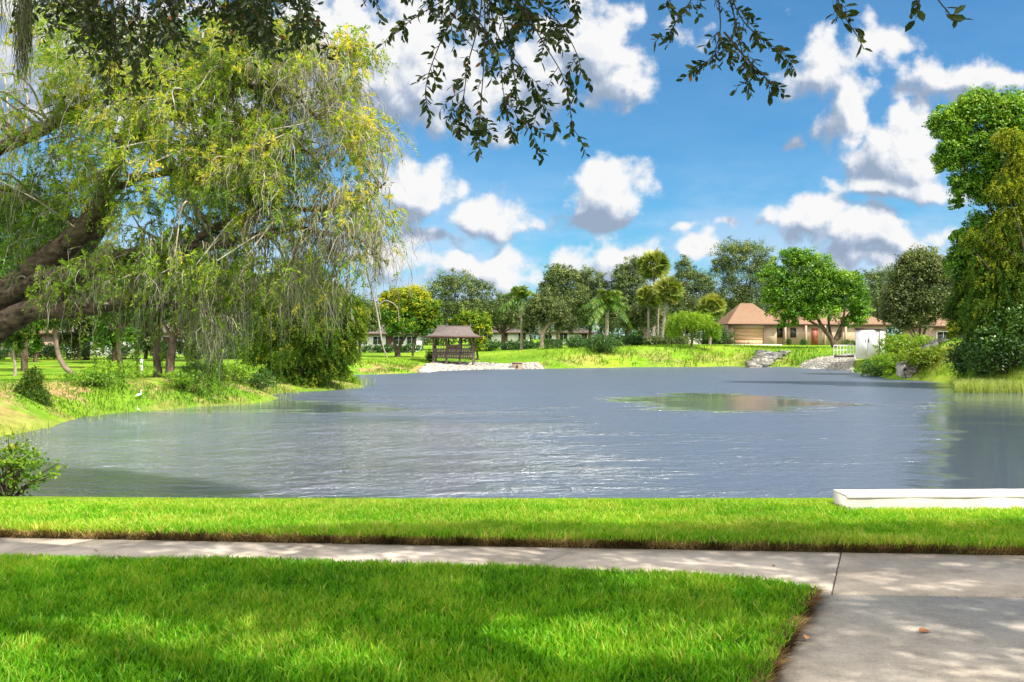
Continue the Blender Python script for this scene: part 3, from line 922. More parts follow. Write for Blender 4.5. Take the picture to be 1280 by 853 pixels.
def fan_palm(label, px, D, cx, cy, R_px, seed, r=0.17, nf=64, mid=0):
    rng = np.random.default_rng(seed)
    x0 = (px - 640) / F * D; z0 = float(ground_z(x0, D)); org = np.array([x0, D, z0])
    top = P(cx, cy, D); RR = R_px / F * D
    root = thing('fan_palm', org, label, 'palm tree', 'palms on the far bank')
    tm = MB()
    pts = curve([org - [0, 0, .3], org + (top - org) * 0.3 + [mid, 0, 0], org + (top - org) * 0.7 + [mid * .6, 0, 0], top - [0, 0, RR * .1]], 6)
    tm.tube(pts, np.linspace(r * 1.15, r * 0.9, len(pts)), 9, 0.05, rng)
    tm.build('trunk', M['bark_palm'], root, smooth=True, origin=org)
    fm = MB(); g = np.array([0, 0, 1.0])
    for i in range(nf):
        az = i * 2.399; el = math.asin(np.clip(1 - 1.75 * (i + .5) / nf, -1, 1))
        d = np.array([math.cos(az) * math.cos(el), math.sin(az) * math.cos(el), math.sin(el)])
        e = top + d * RR * rng.uniform(.42, .58)
        fm.tube([top, (top + e) / 2 + [0, 0, .05], e], [.03, .025, .02], 4, tint=.6, cap=False)
        m = 16
        a = np.linspace(-1.35, 1.35, m); sd = unit(np.cross(d, rdir(rng, 1)[0])); u = np.cross(sd, d)
        ld = d * np.cos(a)[:, None] + sd * np.sin(a)[:, None] - g * 0.32
        brown = el < -0.55 and rng.random() < 0.35
        t = np.full(m, 1.0 if brown else 0.42 + 0.28 * rng.random() + 0.12 * math.sin(el))
        fm.kites(np.repeat(e[None], m, 0), ld, u + rng.normal(size=(m, 3)) * .2, RR * rng.uniform(.42, .60, m), RR * 0.13, np.clip(t + .07 * rng.normal(size=m), 0, 1))
    fm.build('crown', M['sabal'], root, origin=org)


# ---- far treeline, each tree its own outline
def treeline():
    G = 'trees on the far bank'
    dark = dict(leaf_m='oak', group=G)
    tree('live_oak', 'dusky green oak with a broad open crown behind the pavilion', 'tree', 574, 128, [(552, 362, 22, 20), (575, 356, 26, 17), (603, 364, 18, 14), (590, 385, 34, 18), (556, 388, 24, 16), (615, 390, 20, 16)], seed=1, n=7800, **dark)
    tree('spreading_tree', 'round tree with a yellow crown and dark green lower left, left of the pavilion', 'tree', 497, 98, [(512, 372, 28, 15), (488, 372, 14, 12), (530, 386, 20, 15), (500, 392, 30, 15), (505, 408, 34, 13), (540, 404, 12, 10)], 'yellow', 2, n=8500, leaf=0.24, r=0.2, bark='twig_dark', topt=0.85, tb=0.42, group=G,
         limbs=[([(496, 447, 0), (495, 436, 0), (490, 420, 0), (480, 396, 0)], .24, .07), ([(498, 447, 0), (500, 432, 0), (512, 412, 0), (520, 384, 0)], .22, .06), ([(516, 445, 0), (517, 430, 0), (528, 405, 0), (535, 385, 0)], .13, .04)])
    tree('lime_tree', 'small lime green drooping tree right behind the pavilion', 'tree', 597, 99, [(588, 398, 20, 11), (602, 408, 13, 16), (598, 430, 12, 14), (582, 410, 14, 10), (570, 402, 10, 8)], 'yellow', 3, n=4200, leaf=0.2, r=0.1, tb=0.42, topt=0.1, group=G)
    tree('live_oak', 'small grey green oak between the pavilion and the first palm', 'tree', 628, 132, [(625, 390, 24, 22), (648, 398, 18, 20), (612, 400, 14, 14), (632, 376, 18, 10)], seed=4, n=4500, **dark)
    tree('leaning_oak', 'olive green oak with a pale forked trunk, above the box hedge', 'tree', 679, 106, [(676, 382, 20, 14), (694, 392, 20, 16), (668, 396, 15, 14), (705, 405, 16, 15), (660, 410, 9, 9)], 'olive', 5, n=5200, bark='bark_pale', group=G, tb=0.32,
         limbs=[([(679, 434, 0), (678, 422, 0), (682, 411, 0), (694, 398, 0), (700, 388, 1)], .34, .07), ([(678, 424, 0), (674, 412, 0), (676, 398, 0), (680, 384, -1)], .22, .06), ([(682, 412, 0), (684, 402, 0), (681, 390, 0)], .12, .05)])
    tree('conifer_like_oak', 'tall narrow dark tree with a ragged top, left of the second feather palm', 'tree', 697, 124, [(692, 345, 13, 15), (700, 352, 17, 19), (712, 348, 15, 14), (697, 375, 26, 20), (684, 362, 13, 15), (718, 372, 20, 18)], seed=6, n=7800, **dark)
    tree('live_oak', 'grey green oak showing sky through its crown, behind the second feather palm', 'tree', 738, 126, [(738, 350, 22, 17), (752, 362, 17, 16), (728, 366, 18, 18), (745, 388, 30, 20), (725, 398, 26, 16)], seed=7, n=6300, **dark)
    tree('live_oak', 'tall dark oak left of the fan palm group', 'tree', 784, 125, [(778, 346, 17, 15), (795, 335, 20, 14), (790, 358, 25, 20), (776, 372, 20, 18), (800, 385, 28, 20), (780, 398, 30, 16)], seed=8, n=8200, **dark)
    tree('pale_trunked_oak', 'small oak with a pale split trunk behind the fan palm group', 'tree', 806, 112, [(798, 392, 20, 16), (815, 398, 22, 18), (785, 402, 14, 12)], 'oak', 28, n=3200, bark='bark_pale', group=G,
         limbs=[([(806, 432, 0), (808, 416, 0), (812, 400, 0), (814, 388, 0)], .3, .09), ([(807, 418, 0), (800, 406, 0), (792, 397, 0)], .18, .06)])
    tree('live_oak', 'dark pointed oak right of the tallest fan palm', 'tree', 858, 130, [(856, 335, 13, 16), (862, 352, 26, 20), (845, 365, 20, 18), (880, 358, 18, 18), (862, 385, 40, 22), (885, 392, 24, 20)], seed=9, n=8800, **dark)
    tree('live_oak', 'broad tall oak with sky gaps in its crown, rising behind the garage roof', 'tree', 925, 142, [(915, 318, 26, 18), (938, 316, 28, 17), (902, 335, 18, 16), (928, 342, 36, 20), (955, 335, 18, 18), (912, 368, 30, 20), (945, 370, 30, 22), (900, 385, 20, 18)], seed=10, n=12500, **dark)
    tree('broadleaf_tree', 'large bright green spreading tree in front of the brown roofed house', 'tree', 1043, 103, [(992, 322, 24, 13), (1010, 334, 34, 20), (968, 345, 22, 18), (988, 365, 34, 22), (1030, 352, 34, 24), (1056, 352, 26, 15), (1062, 372, 24, 18), (1030, 385, 34, 18), (1000, 388, 26, 16), (1072, 392, 14, 12), (962, 372, 13, 14), (978, 388, 20, 13), (1012, 362, 30, 22), (1076, 385, 14, 18), (1066, 402, 16, 9), (985, 402, 16, 7)], 'green', 11, n=15000, leaf=0.25, per=30, tb=0.48, tvar=0.2, topt=0.1, group=G,
         limbs=[([(1043, 437, 0), (1042, 430, 0), (1036, 420, 0), (1024, 402, 0), (1012, 380, 0)], .42, .10), ([(1042, 432, 0), (1046, 420, 0), (1052, 405, 0), (1058, 380, -1)], .30, .08), ([(1040, 428, 0), (1050, 421, 0), (1053, 404, 1), (1066, 385, 1)], .20, .06), ([(1036, 420, 0), (1030, 412, 0), (1005, 396, 0), (990, 375, -1)], .22, .06), ([(1040, 426, 0), (1036, 405, 2), (1035, 370, 2), (1030, 345, 2)], .2, .05)])
    tree('live_oak', 'dull grey green oak behind the right end of the house', 'tree', 1095, 138, [(1085, 352, 22, 15), (1108, 350, 20, 18), (1095, 372, 34, 20), (1120, 385, 22, 20)], seed=12, n=5600, **dark)
    tree('olive_tree', 'bushy olive green tree with slim stems beside the white shed', 'tree', 1146, 74, [(1150, 330, 30, 20), (1135, 350, 26, 20), (1170, 345, 26, 24), (1125, 375, 24, 22), (1155, 375, 36, 24), (1112, 392, 13, 16), (1180, 380, 22, 24), (1140, 400, 26, 14)], 'olive', 13, n=14000, leaf=0.19, tb=0.45, per=24, crad=0.26, group=G,
         limbs=[([(1146, 430, 0), (1144, 418, 0), (1132, 395, 0), (1122, 372, 0)], .10, .03), ([(1147, 430, 0), (1150, 412, 0), (1152, 390, 0), (1150, 350, 0)], .12, .04), ([(1149, 430, 0), (1158, 410, 0), (1168, 388, 0), (1176, 360, 0)], .10, .03), ([(1145, 428, 0), (1138, 415, 0), (1128, 405, 0)], .07, .03)])
    feather_palm('feather palm with a slim straight trunk just right of the pavilion', 652, 108, 381, -1, 3.3, 21)
    feather_palm('stout feather palm with drooping fronds above the round bush', 757, 104, 388, 2, 3.9, 22, nf=34, r=.24)
    fan_palm('tallest fan palm, its round head above the other palms', 814, 118, 817, 333, 23, 23, mid=.3)
    fan_palm('fan palm on a bare trunk, right head of the middle palm pair', 826, 107, 835, 364, 21, 24)
    fan_palm('fan palm with a yellowish head, left of the middle palm pair', 814, 109, 811, 371, 17, 25, mid=-.2, r=.13)
    fan_palm('thin trunked fan palm half hidden in the middle palm pair', 822, 110, 823, 366, 12, 27, r=.12)
    fan_palm('short fan palm with an orange tinged round head near the garage', 887, 112, 890, 384, 19, 26)
    tree('weeping_tree', 'small lime green weeping tree on the lawn left of the garage', 'tree', 864, 101, [(855, 401, 18, 9), (873, 402, 17, 9), (888, 412, 9, 10), (845, 412, 9, 10), (866, 396, 12, 5), (842, 405, 7, 6), (880, 405, 8, 6)], 'green', 14, n=3400, leaf=0.2, r=.13, style='spray', per=14, tb=0.75, crad=.5, group=G, fork=.7)


treeline()


def right_bank():
    G = 'trees on the right bank'
    tree('broadleaf_tree', 'tall glossy green tree reaching high above the right bank', 'tree', 1262, 56.5,
         [(1186, 156, 24, 24), (1184, 200, 18, 22), (1216, 134, 28, 20), (1228, 142, 32, 30), (1265, 150, 30, 36), (1195, 188, 24, 26), (1225, 190, 34, 34), (1204, 232, 20, 18), (1240, 235, 30, 30), (1196, 254, 9, 8), (1210, 318, 24, 20), (1194, 335, 16, 16), (1196, 297, 10, 9), (1235, 290, 32, 28), (1290, 200, 36, 60), (1320, 300, 40, 60)], 'green', 31, n=30000, leaf=0.185, per=32, crad=0.27, tb=0.48, tvar=0.24, topt=.35, group=G,
         limbs=[([(1264, 482, 0), (1260, 420, 0), (1255, 350, 0), (1250, 270, 0), (1240, 190, 0), (1230, 140, 0)], .30, .05), ([(1251, 280, 0), (1225, 240, 0), (1200, 200, 0), (1190, 160, 0)], .13, .03), ([(1246, 220, 0), (1270, 180, 0), (1280, 150, 0)], .1, .03)])
    tree('bald_cypress', 'bald cypress with yellowing feathery sprays at the right edge', 'tree', 1290, 54.5,
         [(1278, 200, 20, 22), (1268, 235, 26, 22), (1285, 270, 36, 26), (1255, 300, 24, 20), (1280, 320, 44, 26), (1250, 350, 34, 22), (1235, 385, 30, 20), (1285, 370, 44, 30), (1255, 400, 34, 18), (1320, 260, 40, 60), (1225, 410, 16, 12), (1215, 300, 14, 12), (1228, 330, 18, 12), (1262, 175, 16, 14), (1278, 430, 34, 22), (1245, 428, 22, 14)], 'cypress_y', 32, n=26000, leaf=0.175, per=22, style='spray', crad=.34, tb=0.58, tvar=.28, topt=.85, group=G, r=.12, bark='twig_dark')
    tree('bald_cypress', 'dark leafy cypress standing just behind the yellow one', 'tree', 1230, 58,
         [(1215, 330, 16, 16), (1222, 358, 26, 20), (1208, 385, 22, 18), (1235, 345, 24, 24), (1228, 400, 26, 16)], 'cypress', 33, n=11000, leaf=0.15, per=22, style='spray', crad=.34, tb=0.4, group=G, r=.16)
    tree('small_tree', 'little tree with reddish leaves beside the pink house', 'tree', 1196, 68, [(1196, 408, 14, 9), (1208, 412, 12, 9), (1190, 420, 8, 6)], 'yellow', 34, n=2600, leaf=.12, r=.07, tb=.6, group=G)
    GB = 'bushes on the right bank'
    for i, (px, D, w, h, m_, lab, tb) in enumerate([
        (1098, 73, 3.6, 1.1, 'shrub', 'dark green spilling bush at the waterline below the white shed', .5),
        (1118, 69, 2.6, 1.2, 'green', 'bright low bush hanging to the water left of the grey block', .7),
        (1135, 70, 3.2, 1.4, 'green', 'lime green mounded bush above the grey block', .8),
        (1158, 66, 2.8, 1.1, 'yellow', 'yellow green mounded bush above the grey stone slope', .45),
        (1212, 59, 2.4, 1.9, 'shrub', 'dark bush at the top of the stone slope', .4),
        (1232, 54.6, 3.0, 2.1, 'shrub', 'deep green bush on the bank under the yellow cypress', .6),
        (1258, 53.6, 3.2, 2.5, 'shrub', 'large deep green bush leaning over the reeds', .55),
        (1286, 53.4, 3.4, 2.8, 'shrub', 'deep green bush cut by the right edge of the picture', .65),
        (1246, 58.5, 2.6, 2.6, 'green', 'mid green bush with yellow tips behind the deep green ones', .45),
        (1275, 58, 3.0, 3.2, 'green', 'tall mid green bush at the far right of the bank', .45),
    ]):
        shrub('bush', lab, 'bush', px, D, w * 1.25, h * 1.35, m_, 50 + i, n=5600, leaf=.15, group=GB, tb=tb, lumps=6)
    # yellow-green reeds in the water at the right
    rng = np.random.default_rng(77)
    n = 5200
    D = rng.uniform(50.3, 54.5, n); u = rng.uniform(1196, 1300, n)
    x = (u - 640) / F * D
    k = shore_dist(x, D) < 1.3
    x, D = x[k], D[k]
    mb = MB(); mb.blades(np.column_stack([x, D, np.full(len(x), WATER - .05)]), rng.uniform(.3, .85, len(x)), .022, .45, np.clip(.6 + .25 * rng.normal(size=len(x)), 0, 1), rng)
    tag(mb.build('right_bank_reeds', M['reed']), 'pale yellow green reeds along the foot of the right bank', 'reeds', kind='stuff')


right_bank()


def left_bank():
    G = 'trees on the left bank'
    tree('bald_cypress', 'drooping green cypress at the tip of the left bank', 'tree', 372, 53.5,
         [(372, 345, 30, 22), (345, 370, 30, 20), (395, 372, 34, 24), (350, 405, 36, 20), (398, 408, 40, 22), (335, 440, 30, 18), (372, 440, 34, 22), (415, 440, 30, 18), (352, 466, 26, 14), (440, 400, 16, 30), (372, 474, 34, 12), (410, 462, 24, 12)], 'cypress_y', 41, n=19000, leaf=0.17, per=22, style='spray', crad=.30, tb=0.52, tvar=.22, topt=.2, group=G, r=.22)
    tree('bald_cypress', 'mossy dark trunked tree, right one of the pair on the left bank', 'tree', 212, 43,
         [(215, 340, 34, 26), (240, 372, 36, 24), (200, 378, 26, 20), (262, 400, 24, 22)], 'cypress', 42, n=9000, leaf=0.13, per=20, style='spray', crad=.32, tb=.5, group=G,
         limbs=[([(211, 481, 0), (212, 462, 0), (216, 430, 0), (222, 395, 0), (230, 350, 0)], .27, .10), ([(215, 432, 0), (228, 408, 0), (250, 390, 0)], .10, .04), ([(216, 425, 0), (205, 405, 0), (192, 392, 0), (180, 385, 0)], .08, .04)])
    tree('bald_cypress', 'dark trunked tree, left one of the pair on the left bank', 'tree', 196, 43.5,
         [(180, 345, 34, 26), (160, 378, 30, 22), (190, 385, 24, 16)], 'cypress', 43, n=7000, leaf=0.13, per=20, style='spray', crad=.32, tb=.5, group=G,
         limbs=[([(196, 480, 0), (197, 462, 0), (196, 436, 0), (199, 410, 0), (194, 370, 0)], .25, .09), ([(197, 425, 0), (182, 405, 0), (165, 388, 0)], .09, .04)])
    tree('leaning_tree', 'curved leaning trunk with a thin crown over the left lawn', 'tree', 101, 46, [(66, 395, 20, 16), (80, 380, 24, 14), (55, 375, 18, 14)], 'cypress', 44, n=3200, leaf=.13, style='spray', per=16, tb=.5, group=G, bark='bark_mid',
         limbs=[([(103, 476, 0), (94, 470, 0), (80, 458, 0), (72, 440, 0), (69, 415, 0), (68, 390, 0)], .17, .08)])
    tree('slim_tree', 'slim pale trunked tree near the left edge of the lawn', 'tree', 18, 45, [(18, 425, 12, 12), (25, 410, 16, 12), (8, 405, 14, 14)], 'cypress', 45, n=2600, leaf=.13, per=16, style='spray', tb=.5, group=G, bark='bark_pale', r=.07,
         limbs=[([(18, 479, 0), (19, 460, 0), (17, 440, 0), (20, 415, 0)], .09, .04)])
    # row of trees at the back of the left lawn
    back = [(-20, 76, 'olive', 'grey green tree cut by the left edge behind the lawn', [(-10, 385, 34, 30), (10, 350, 36, 28), (-20, 420, 28, 22), (10, 415, 20, 18)]),
            (44, 82, 'green', 'mid green tree behind the curved leaning trunk', [(40, 400, 26, 22), (60, 375, 28, 26), (35, 430, 20, 14), (40, 340, 30, 22)]),
            (98, 86, 'olive', 'olive green tree at the back of the left lawn', [(95, 395, 26, 26), (115, 415, 22, 18), (90, 360, 30, 26), (85, 425, 16, 12)]),
            (142, 80, 'green', 'leafy green tree left of the dark trunked pair', [(140, 395, 26, 24), (155, 420, 20, 14), (130, 425, 20, 12), (150, 365, 28, 24)]),
            (182, 90, 'oak', 'dark tree seen between the hanging moss and the trunk pair', [(180, 400, 26, 24), (185, 430, 20, 12), (180, 365, 30, 24)]),
            (238, 84, 'oak', 'dark green tree right of the dark trunked pair', [(238, 400, 26, 24), (250, 430, 22, 14), (235, 365, 28, 24), (225, 435, 14, 8)]),
            (284, 92, 'green', 'green tree behind the left end of the cypress', [(285, 395, 28, 24), (275, 425, 22, 14), (300, 430, 20, 12), (290, 360, 28, 22)]),
            (330, 98, 'oak', 'dark tree directly behind the cypress', [(330, 395, 28, 26), (345, 420, 22, 16), (335, 365, 24, 20)]),
            (450, 108, 'olive', 'olive green tree just right of the cypress', [(448, 395, 20, 22), (462, 400, 16, 18), (440, 415, 18, 14)]),
            (406, 104, 'oak', 'dark tree behind the right side of the cypress', [(405, 400, 28, 22), (420, 375, 22, 18)])]
    for i, (px, D, m_, lab, bl) in enumerate(back):
        tree('background_tree', lab, 'tree', px, D, bl, m_, 60 + i, n=4800, leaf=.24, per=24, tb=.42, group='trees behind the left lawn', r=.16)
    GB = 'bushes on the left bank'
    for i, (px, D, w, h, m_, lab, tb) in enumerate([
        (150, 42, 3.2, .9, 'green', 'low light green bush on the left bank above the bare earth', .7),
        (112, 38.5, 2.6, .75, 'green', 'low green bush between the young cypress and the egrets', .6),
        (225, 41.5, 2.6, .9, 'green', 'green bush at the foot of the dark trunked pair', .65),
        (250, 44, 2.2, .9, 'shrub', 'dark bush in the shade right of the trunk pair', .6),
        (282, 46, 2.6, 1.0, 'green', 'light green bush left of the cypress', .7),
        (322, 48.5, 2.4, 1.1, 'shrub', 'dark green bush touching the left of the cypress', .6),
        (428, 57, 2.0, .6, 'green', 'low bright bush on the grassy spit below the cypress', .75)]):
        shrub('bush', lab, 'bush', px, D, w, h, m_, 80 + i, n=2600, leaf=.10, group=GB, tb=tb, lumps=6)
    for i, (px, D, m_, lab, bl) in enumerate([
            (30, 62, 'green', 'tall bluish green tree filling the left edge above the dark limbs', [(20, 270, 40, 34), (60, 300, 44, 36), (10, 330, 40, 34), (60, 350, 44, 30), (90, 320, 34, 30), (20, 385, 34, 26)]),
            (150, 68, 'oak', 'tall dark tree behind the fork of the big dark limbs', [(140, 330, 40, 26), (170, 355, 40, 26), (120, 360, 34, 26), (150, 385, 34, 20)]),
            (262, 70, 'oak', 'tall dark tree behind the moss curtain', [(250, 345, 40, 26), (280, 365, 40, 26), (265, 395, 40, 22), (300, 385, 30, 26)])]):
        tree('background_tree', lab, 'tree', px, D, bl, m_, 260 + i, n=8000, leaf=.2, per=24, tb=.3, group='trees behind the left lawn', r=.2)
    # young cypress in the grass
    tree('young_cypress', 'young upright cypress growing in the long grass of the left bank', 'tree', 41, 33.5, [(41, 474, 9, 12), (37, 490, 12, 14), (47, 500, 12, 13), (40, 510, 11, 9)], 'cypress', 46, n=4200, leaf=.09, per=14, style='spray', crad=.5, tb=.5, group=G, r=.04, fork=.2)
    # reeds in the shallows
    rng = np.random.default_rng(78)
    n = 11000
    u = rng.uniform(-5, 470, n); D = rng.uniform(27, 66, n); x = (u - 640) / F * D
    sd = shore_dist(x, D); k = (sd > -1.1) & (sd < 0.5) & (fbm(x * .5, D * .5, 5) > .42)
    x, D = x[k], D[k]
    mb = MB(); mb.blades(np.column_stack([x, D, np.full(len(x), WATER - .05)]), rng.uniform(.15, .5, len(x)), .02, .45, np.clip(.55 + .25 * rng.normal(size=len(x)), 0, 1), rng)
    tag(mb.build('left_bank_reeds', M['reed']), 'thin pale reeds in the shallows of the left bank', 'reeds', kind='stuff')


left_bank()


# ---- the mass of trees farther off, behind everything
def far_wood():
    rng = np.random.default_rng(90)
    k = 5200
    x = rng.uniform(-120, 120, k); y = rng.uniform(150, 172, k)
    top = 6.2 + 3.2 * fbm(x * .05, 0 * x, 7) * 1.2
    z = rng.uniform(0, 1, k) ** .7 * top + 0.3
    mb = MB()
    clump_leaves(mb, np.column_stack([x, y, z]), rng.uniform(1.0, 2.0, k), 26, .55, rng, np.clip(.35 + .15 * rng.normal(size=k), 0, 1))
    mb2 = MB()
    for i in range(90):
        a = rng.uniform(-150, 150); b = rng.uniform(152, 170)
        mb.tube([(a, b, 0), (a + rng.normal() * .3, b, 3), (a + rng.normal(), b, 6)], [.25, .2, .1], 6, tint=0.0, cap=False)
    tag(mb.build('far_woods', M['oak']), 'far dark wood behind the houses and the treeline', 'woods', kind='stuff')


far_wood()


# ------------------------------------------------------------------ the big weeping tree at the left
def weeping_tree():
    rng = np.random.default_rng(101)
    org = np.array([-13.0, 18.0, float(ground_z(-13.0, 18.0))])
    root = thing('weeping_tree', org, 'huge leaning tree with dark limbs and weeping yellow green foliage at the left', 'tree')
    L = [
        ([(-190, 510, 18), (-130, 455, 18), (-60, 412, 18), (0, 374, 18), (60, 326, 18), (105, 286, 17.8), (132, 240, 17.6), (148, 190, 17.4), (172, 130, 17.2), (205, 70, 17)], .36, .07),
        ([(-190, 530, 18.1), (-110, 480, 18), (-40, 438, 17.8), (10, 402, 17.6), (52, 382, 17.4), (100, 345, 17.2), (155, 322, 17), (220, 314, 16.8), (300, 300, 16.6), (370, 284, 16.4)], .36, .05),
        ([(10, 372, 17.9), (50, 350, 17.6), (100, 335, 17.4), (150, 328, 17.3)], .17, .09),
        ([(40, 388, 17.4), (100, 388, 17.0), (160, 378, 16.8), (205, 380, 16.7), (250, 388, 16.6), (290, 404, 16.5)], .15, .03),
        ([(-130, 455, 18.4), (-60, 415, 18.6), (10, 385, 18.8), (70, 352, 19), (120, 300, 19.2), (140, 250, 19.5), (110, 200, 19.8)], .2, .05),
        ([(-260, 330, 18.5), (-80, 235, 18.5), (0, 186, 18.5), (40, 168, 18.4), (75, 150, 18.2), (130, 118, 18), (190, 95, 17.8)], .17, .05),
        ([(148, 190, 17.4), (190, 160, 17), (245, 130, 16.6), (300, 108, 16.4), (360, 114, 16.2), (398, 150, 16)], .08, .02),
        ([(220, 314, 16.8), (270, 285, 16.6), (330, 262, 16.4), (400, 262, 16.2), (450, 256, 16.1), (482, 228, 16)], .07, .018),
        ([(300, 300, 16.6), (330, 250, 16.5), (350, 200, 16.4), (385, 190, 16.3), (402, 214, 16.2)], .055, .02),
        ([(205, 70, 17), (260, 50, 16.8), (330, 42, 16.6), (400, 56, 16.4), (440, 66, 16.3)], .06, .015),
        ([(132, 240, 17.6), (180, 222, 17.2), (250, 210, 16.8), (310, 205, 16.5), (350, 225, 16.3)], .08, .02),
        ([(172, 130, 17.2), (150, 90, 17.4), (130, 40, 17.6), (120, -20, 17.8)], .06, .02),
        ([(205, 70, 17), (220, 20, 17), (240, -40, 17)], .05, .02),
        ([(105, 286, 17.8), (70, 260, 18.4), (30, 245, 18.8), (-20, 235, 19)], .07, .02),
        ([(370, 284, 16.4), (410, 292, 16.2), (450, 300, 16.1), (485, 330, 16)], .04, .012),
    ]
    tm = MB(); limbpts = []
    for pts, ra, rb in L:
        c = curve([P(a, b, d) for a, b, d in pts], 8)
        n = len(c)
        # uneven swelling along the limb
        wob = 1 + 0.10 * np.interp(np.arange(n), np.arange(0, n + 6, 5), rng.normal(size=len(np.arange(0, n + 6, 5))))
        tm.tube(c, np.linspace(ra, rb, n) * wob, 14, 0.035, rng)
        limbpts.append(np.column_stack([c, np.linspace(ra, rb, n)]))
    tm.tube(curve([org - [0, 0, .5], org + [-.1, 0, .3], P(-190, 518, 18)], 6), np.linspace(.75, .42, 13), 14, .03, rng)
    LP = np.vstack([q[6:] for q in limbpts])
    # crown regions: px, py, rx, ry, D, depth, anchors, leaf, moss, bare
    Z = [(200, 165, 165, 135, 17.2, 2.4, 172, 1.0, .10, .15), (110, 60, 120, 60, 17.2, 2.0, 42, 1.0, .1, .15), (310, 55, 90, 48, 16.8, 1.6, 60, .85, .1, .4),
         (320, 215, 95, 85, 16.8, 2.0, 98, .78, .2, .6), (395, 105, 60, 55, 16.4, 1.2, 44, .30, .1, 1.5), (452, 175, 40, 38, 16.2, 1.0, 26, .55, .0, .8), (442, 62, 26, 20, 16.4, .6, 9, .8, 0, .4),
         (430, 262, 60, 45, 16.2, 1.2, 46, .30, .25, 1.4), (50, 270, 70, 60, 19.0, 1.5, 50, .8, .1, .3), (120, 345, 110, 34, 17.2, 2.0, 44, .55, .5, .4), (250, 335, 95, 50, 16.8, 2.0, 62, .6, .5, .3),
         (390, 330, 75, 45, 16.4, 1.2, 42, .25, .35, .9), (270, 385, 60, 30, 16.6, 1.2, 20, .25, .9, .5), (-60, 150, 80, 120, 18.0, 2.5, 40, .6, .2, .3), (480, 300, 22, 40, 16.1, .6, 10, .1, .1, 1.0), (20, 180, 60, 60, 18.6, 1.5, 20, .4, .2, .8)]
    lv = MB(); tw = MB(); ms = MB()
    for (px, py, rx, ry, D, dd, na, lf, mo, br) in Z:
        d = rdir(rng, na) * (rng.uniform(0.1, 1, na) ** .45)[:, None]
        for i in range(na):
            a = P(px + d[i, 0] * rx, py + d[i, 2] * ry, D + d[i, 1] * dd)
            w = np.linalg.norm(LP[:, :3] - a, axis=1) + 0.3 * rng.random(len(LP))
            j = int(np.argmin(w)); s = LP[j, :3]
            ln = np.linalg.norm(a - s)
            mid = s + (a - s) * 0.5 + rng.normal(size=3) * 0.12 * ln + [0, 0, 0.18 * ln]
            c = curve([s, mid, a], 6)
            tw.tube(c, np.linspace(min(.03, LP[j, 3] * .6), .007, len(c)), 5, tint=.5, cap=False)
            # points from which sprigs hang
            nst = 17
            q = c[rng.integers(len(c) // 3, len(c), nst)] + rng.normal(size=(nst, 3)) * .10
            q[: nst // 2] = a + rng.normal(size=(nst // 2, 3)) * .14
            out = unit((a - s) * [1, 1, .2] + rng.normal(size=(nst, 3)) * .8 * max(ln, .4))
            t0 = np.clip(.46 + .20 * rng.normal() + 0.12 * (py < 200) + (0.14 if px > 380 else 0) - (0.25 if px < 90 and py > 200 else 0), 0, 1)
            k = int(round(nst * lf + rng.random() - .5))
            if k > 0:
                LL = rng.uniform(.18, .62, k)
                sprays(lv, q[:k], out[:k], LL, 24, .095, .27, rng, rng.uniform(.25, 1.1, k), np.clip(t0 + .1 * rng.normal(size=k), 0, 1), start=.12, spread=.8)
                ribbons(tw, q[:k], LL * .9, .007, rng, .08, 4, .5, .2, dr=out[:k])
            k = int(round(4 * br + rng.random() - .5))
            if k > 0:
                e = a + rng.normal(size=(k, 3)) * .15
                o2 = unit((a - s) * [1, 1, .4] + rng.normal(size=(k, 3)) * .9 * max(ln, .4))
                LL = rng.uniform(.4, 1.1, k)
                ribbons(tw, e, LL, .010, rng, .22, 5, .6, .3, dr=o2)
                e2 = np.repeat(e, 4, 0) + np.repeat(o2, 4, 0) * rng.uniform(.1, .4, (k * 4, 1)) - [0, 0, .12]
                ribbons(tw, e2, rng.uniform(.15, .55, k * 4), .0065, rng, .35, 3, .6, .3, dr=rdir(rng, k * 4))
            if rng.random() < mo * .7:
                k = rng.integers(6, 17)
                e = np.repeat(c[rng.integers(len(c) // 2, len(c), 1)], k, 0) + rng.normal(size=(k, 3)) * [.07, .07, .05]
                ribbons(ms, e, rng.uniform(.15, .95, k) * rng.uniform(.4, 1.3), .016, rng, .24, 6, rng.uniform(.3, .8), .15)
    # moss curtains and leafy strands hanging off the lower limbs down to the pond's edge
    for (px, y0, y1, wd, nn, D) in [(165, 395, 440, 30, 60, 16.8), (130, 385, 430, 40, 50, 16.9), (262, 405, 470, 20, 150, 16.5), (275, 420, 478, 14, 110, 16.5), (240, 395, 455, 18, 70, 16.6), (205, 380, 430, 24, 60, 16.6), (300, 350, 425, 30, 110, 16.5),
                                   (345, 340, 420, 26, 90, 16.4), (385, 350, 440, 26, 70, 16.3), (350, 300, 380, 34, 80, 16.4), (420, 330, 410, 26, 50, 16.2), (95, 380, 440, 26, 30, 17), (322, 395, 455, 20, 50, 16.4), (285, 160, 240, 20, 26, 16.4), (105, 190, 260, 20, 24, 17)]:
        nn = int(nn * 0.36)
        st = np.array([P(px + rng.normal() * wd * .5, y0 + rng.uniform(-60, 16), D + rng.normal() * .3) for _ in range(nn)])
        ribbons(ms, st, (y1 - y0) / F * D * rng.uniform(.15, 1.15, nn), .017, rng, .20, 6, rng.uniform(.35, .75), .15)
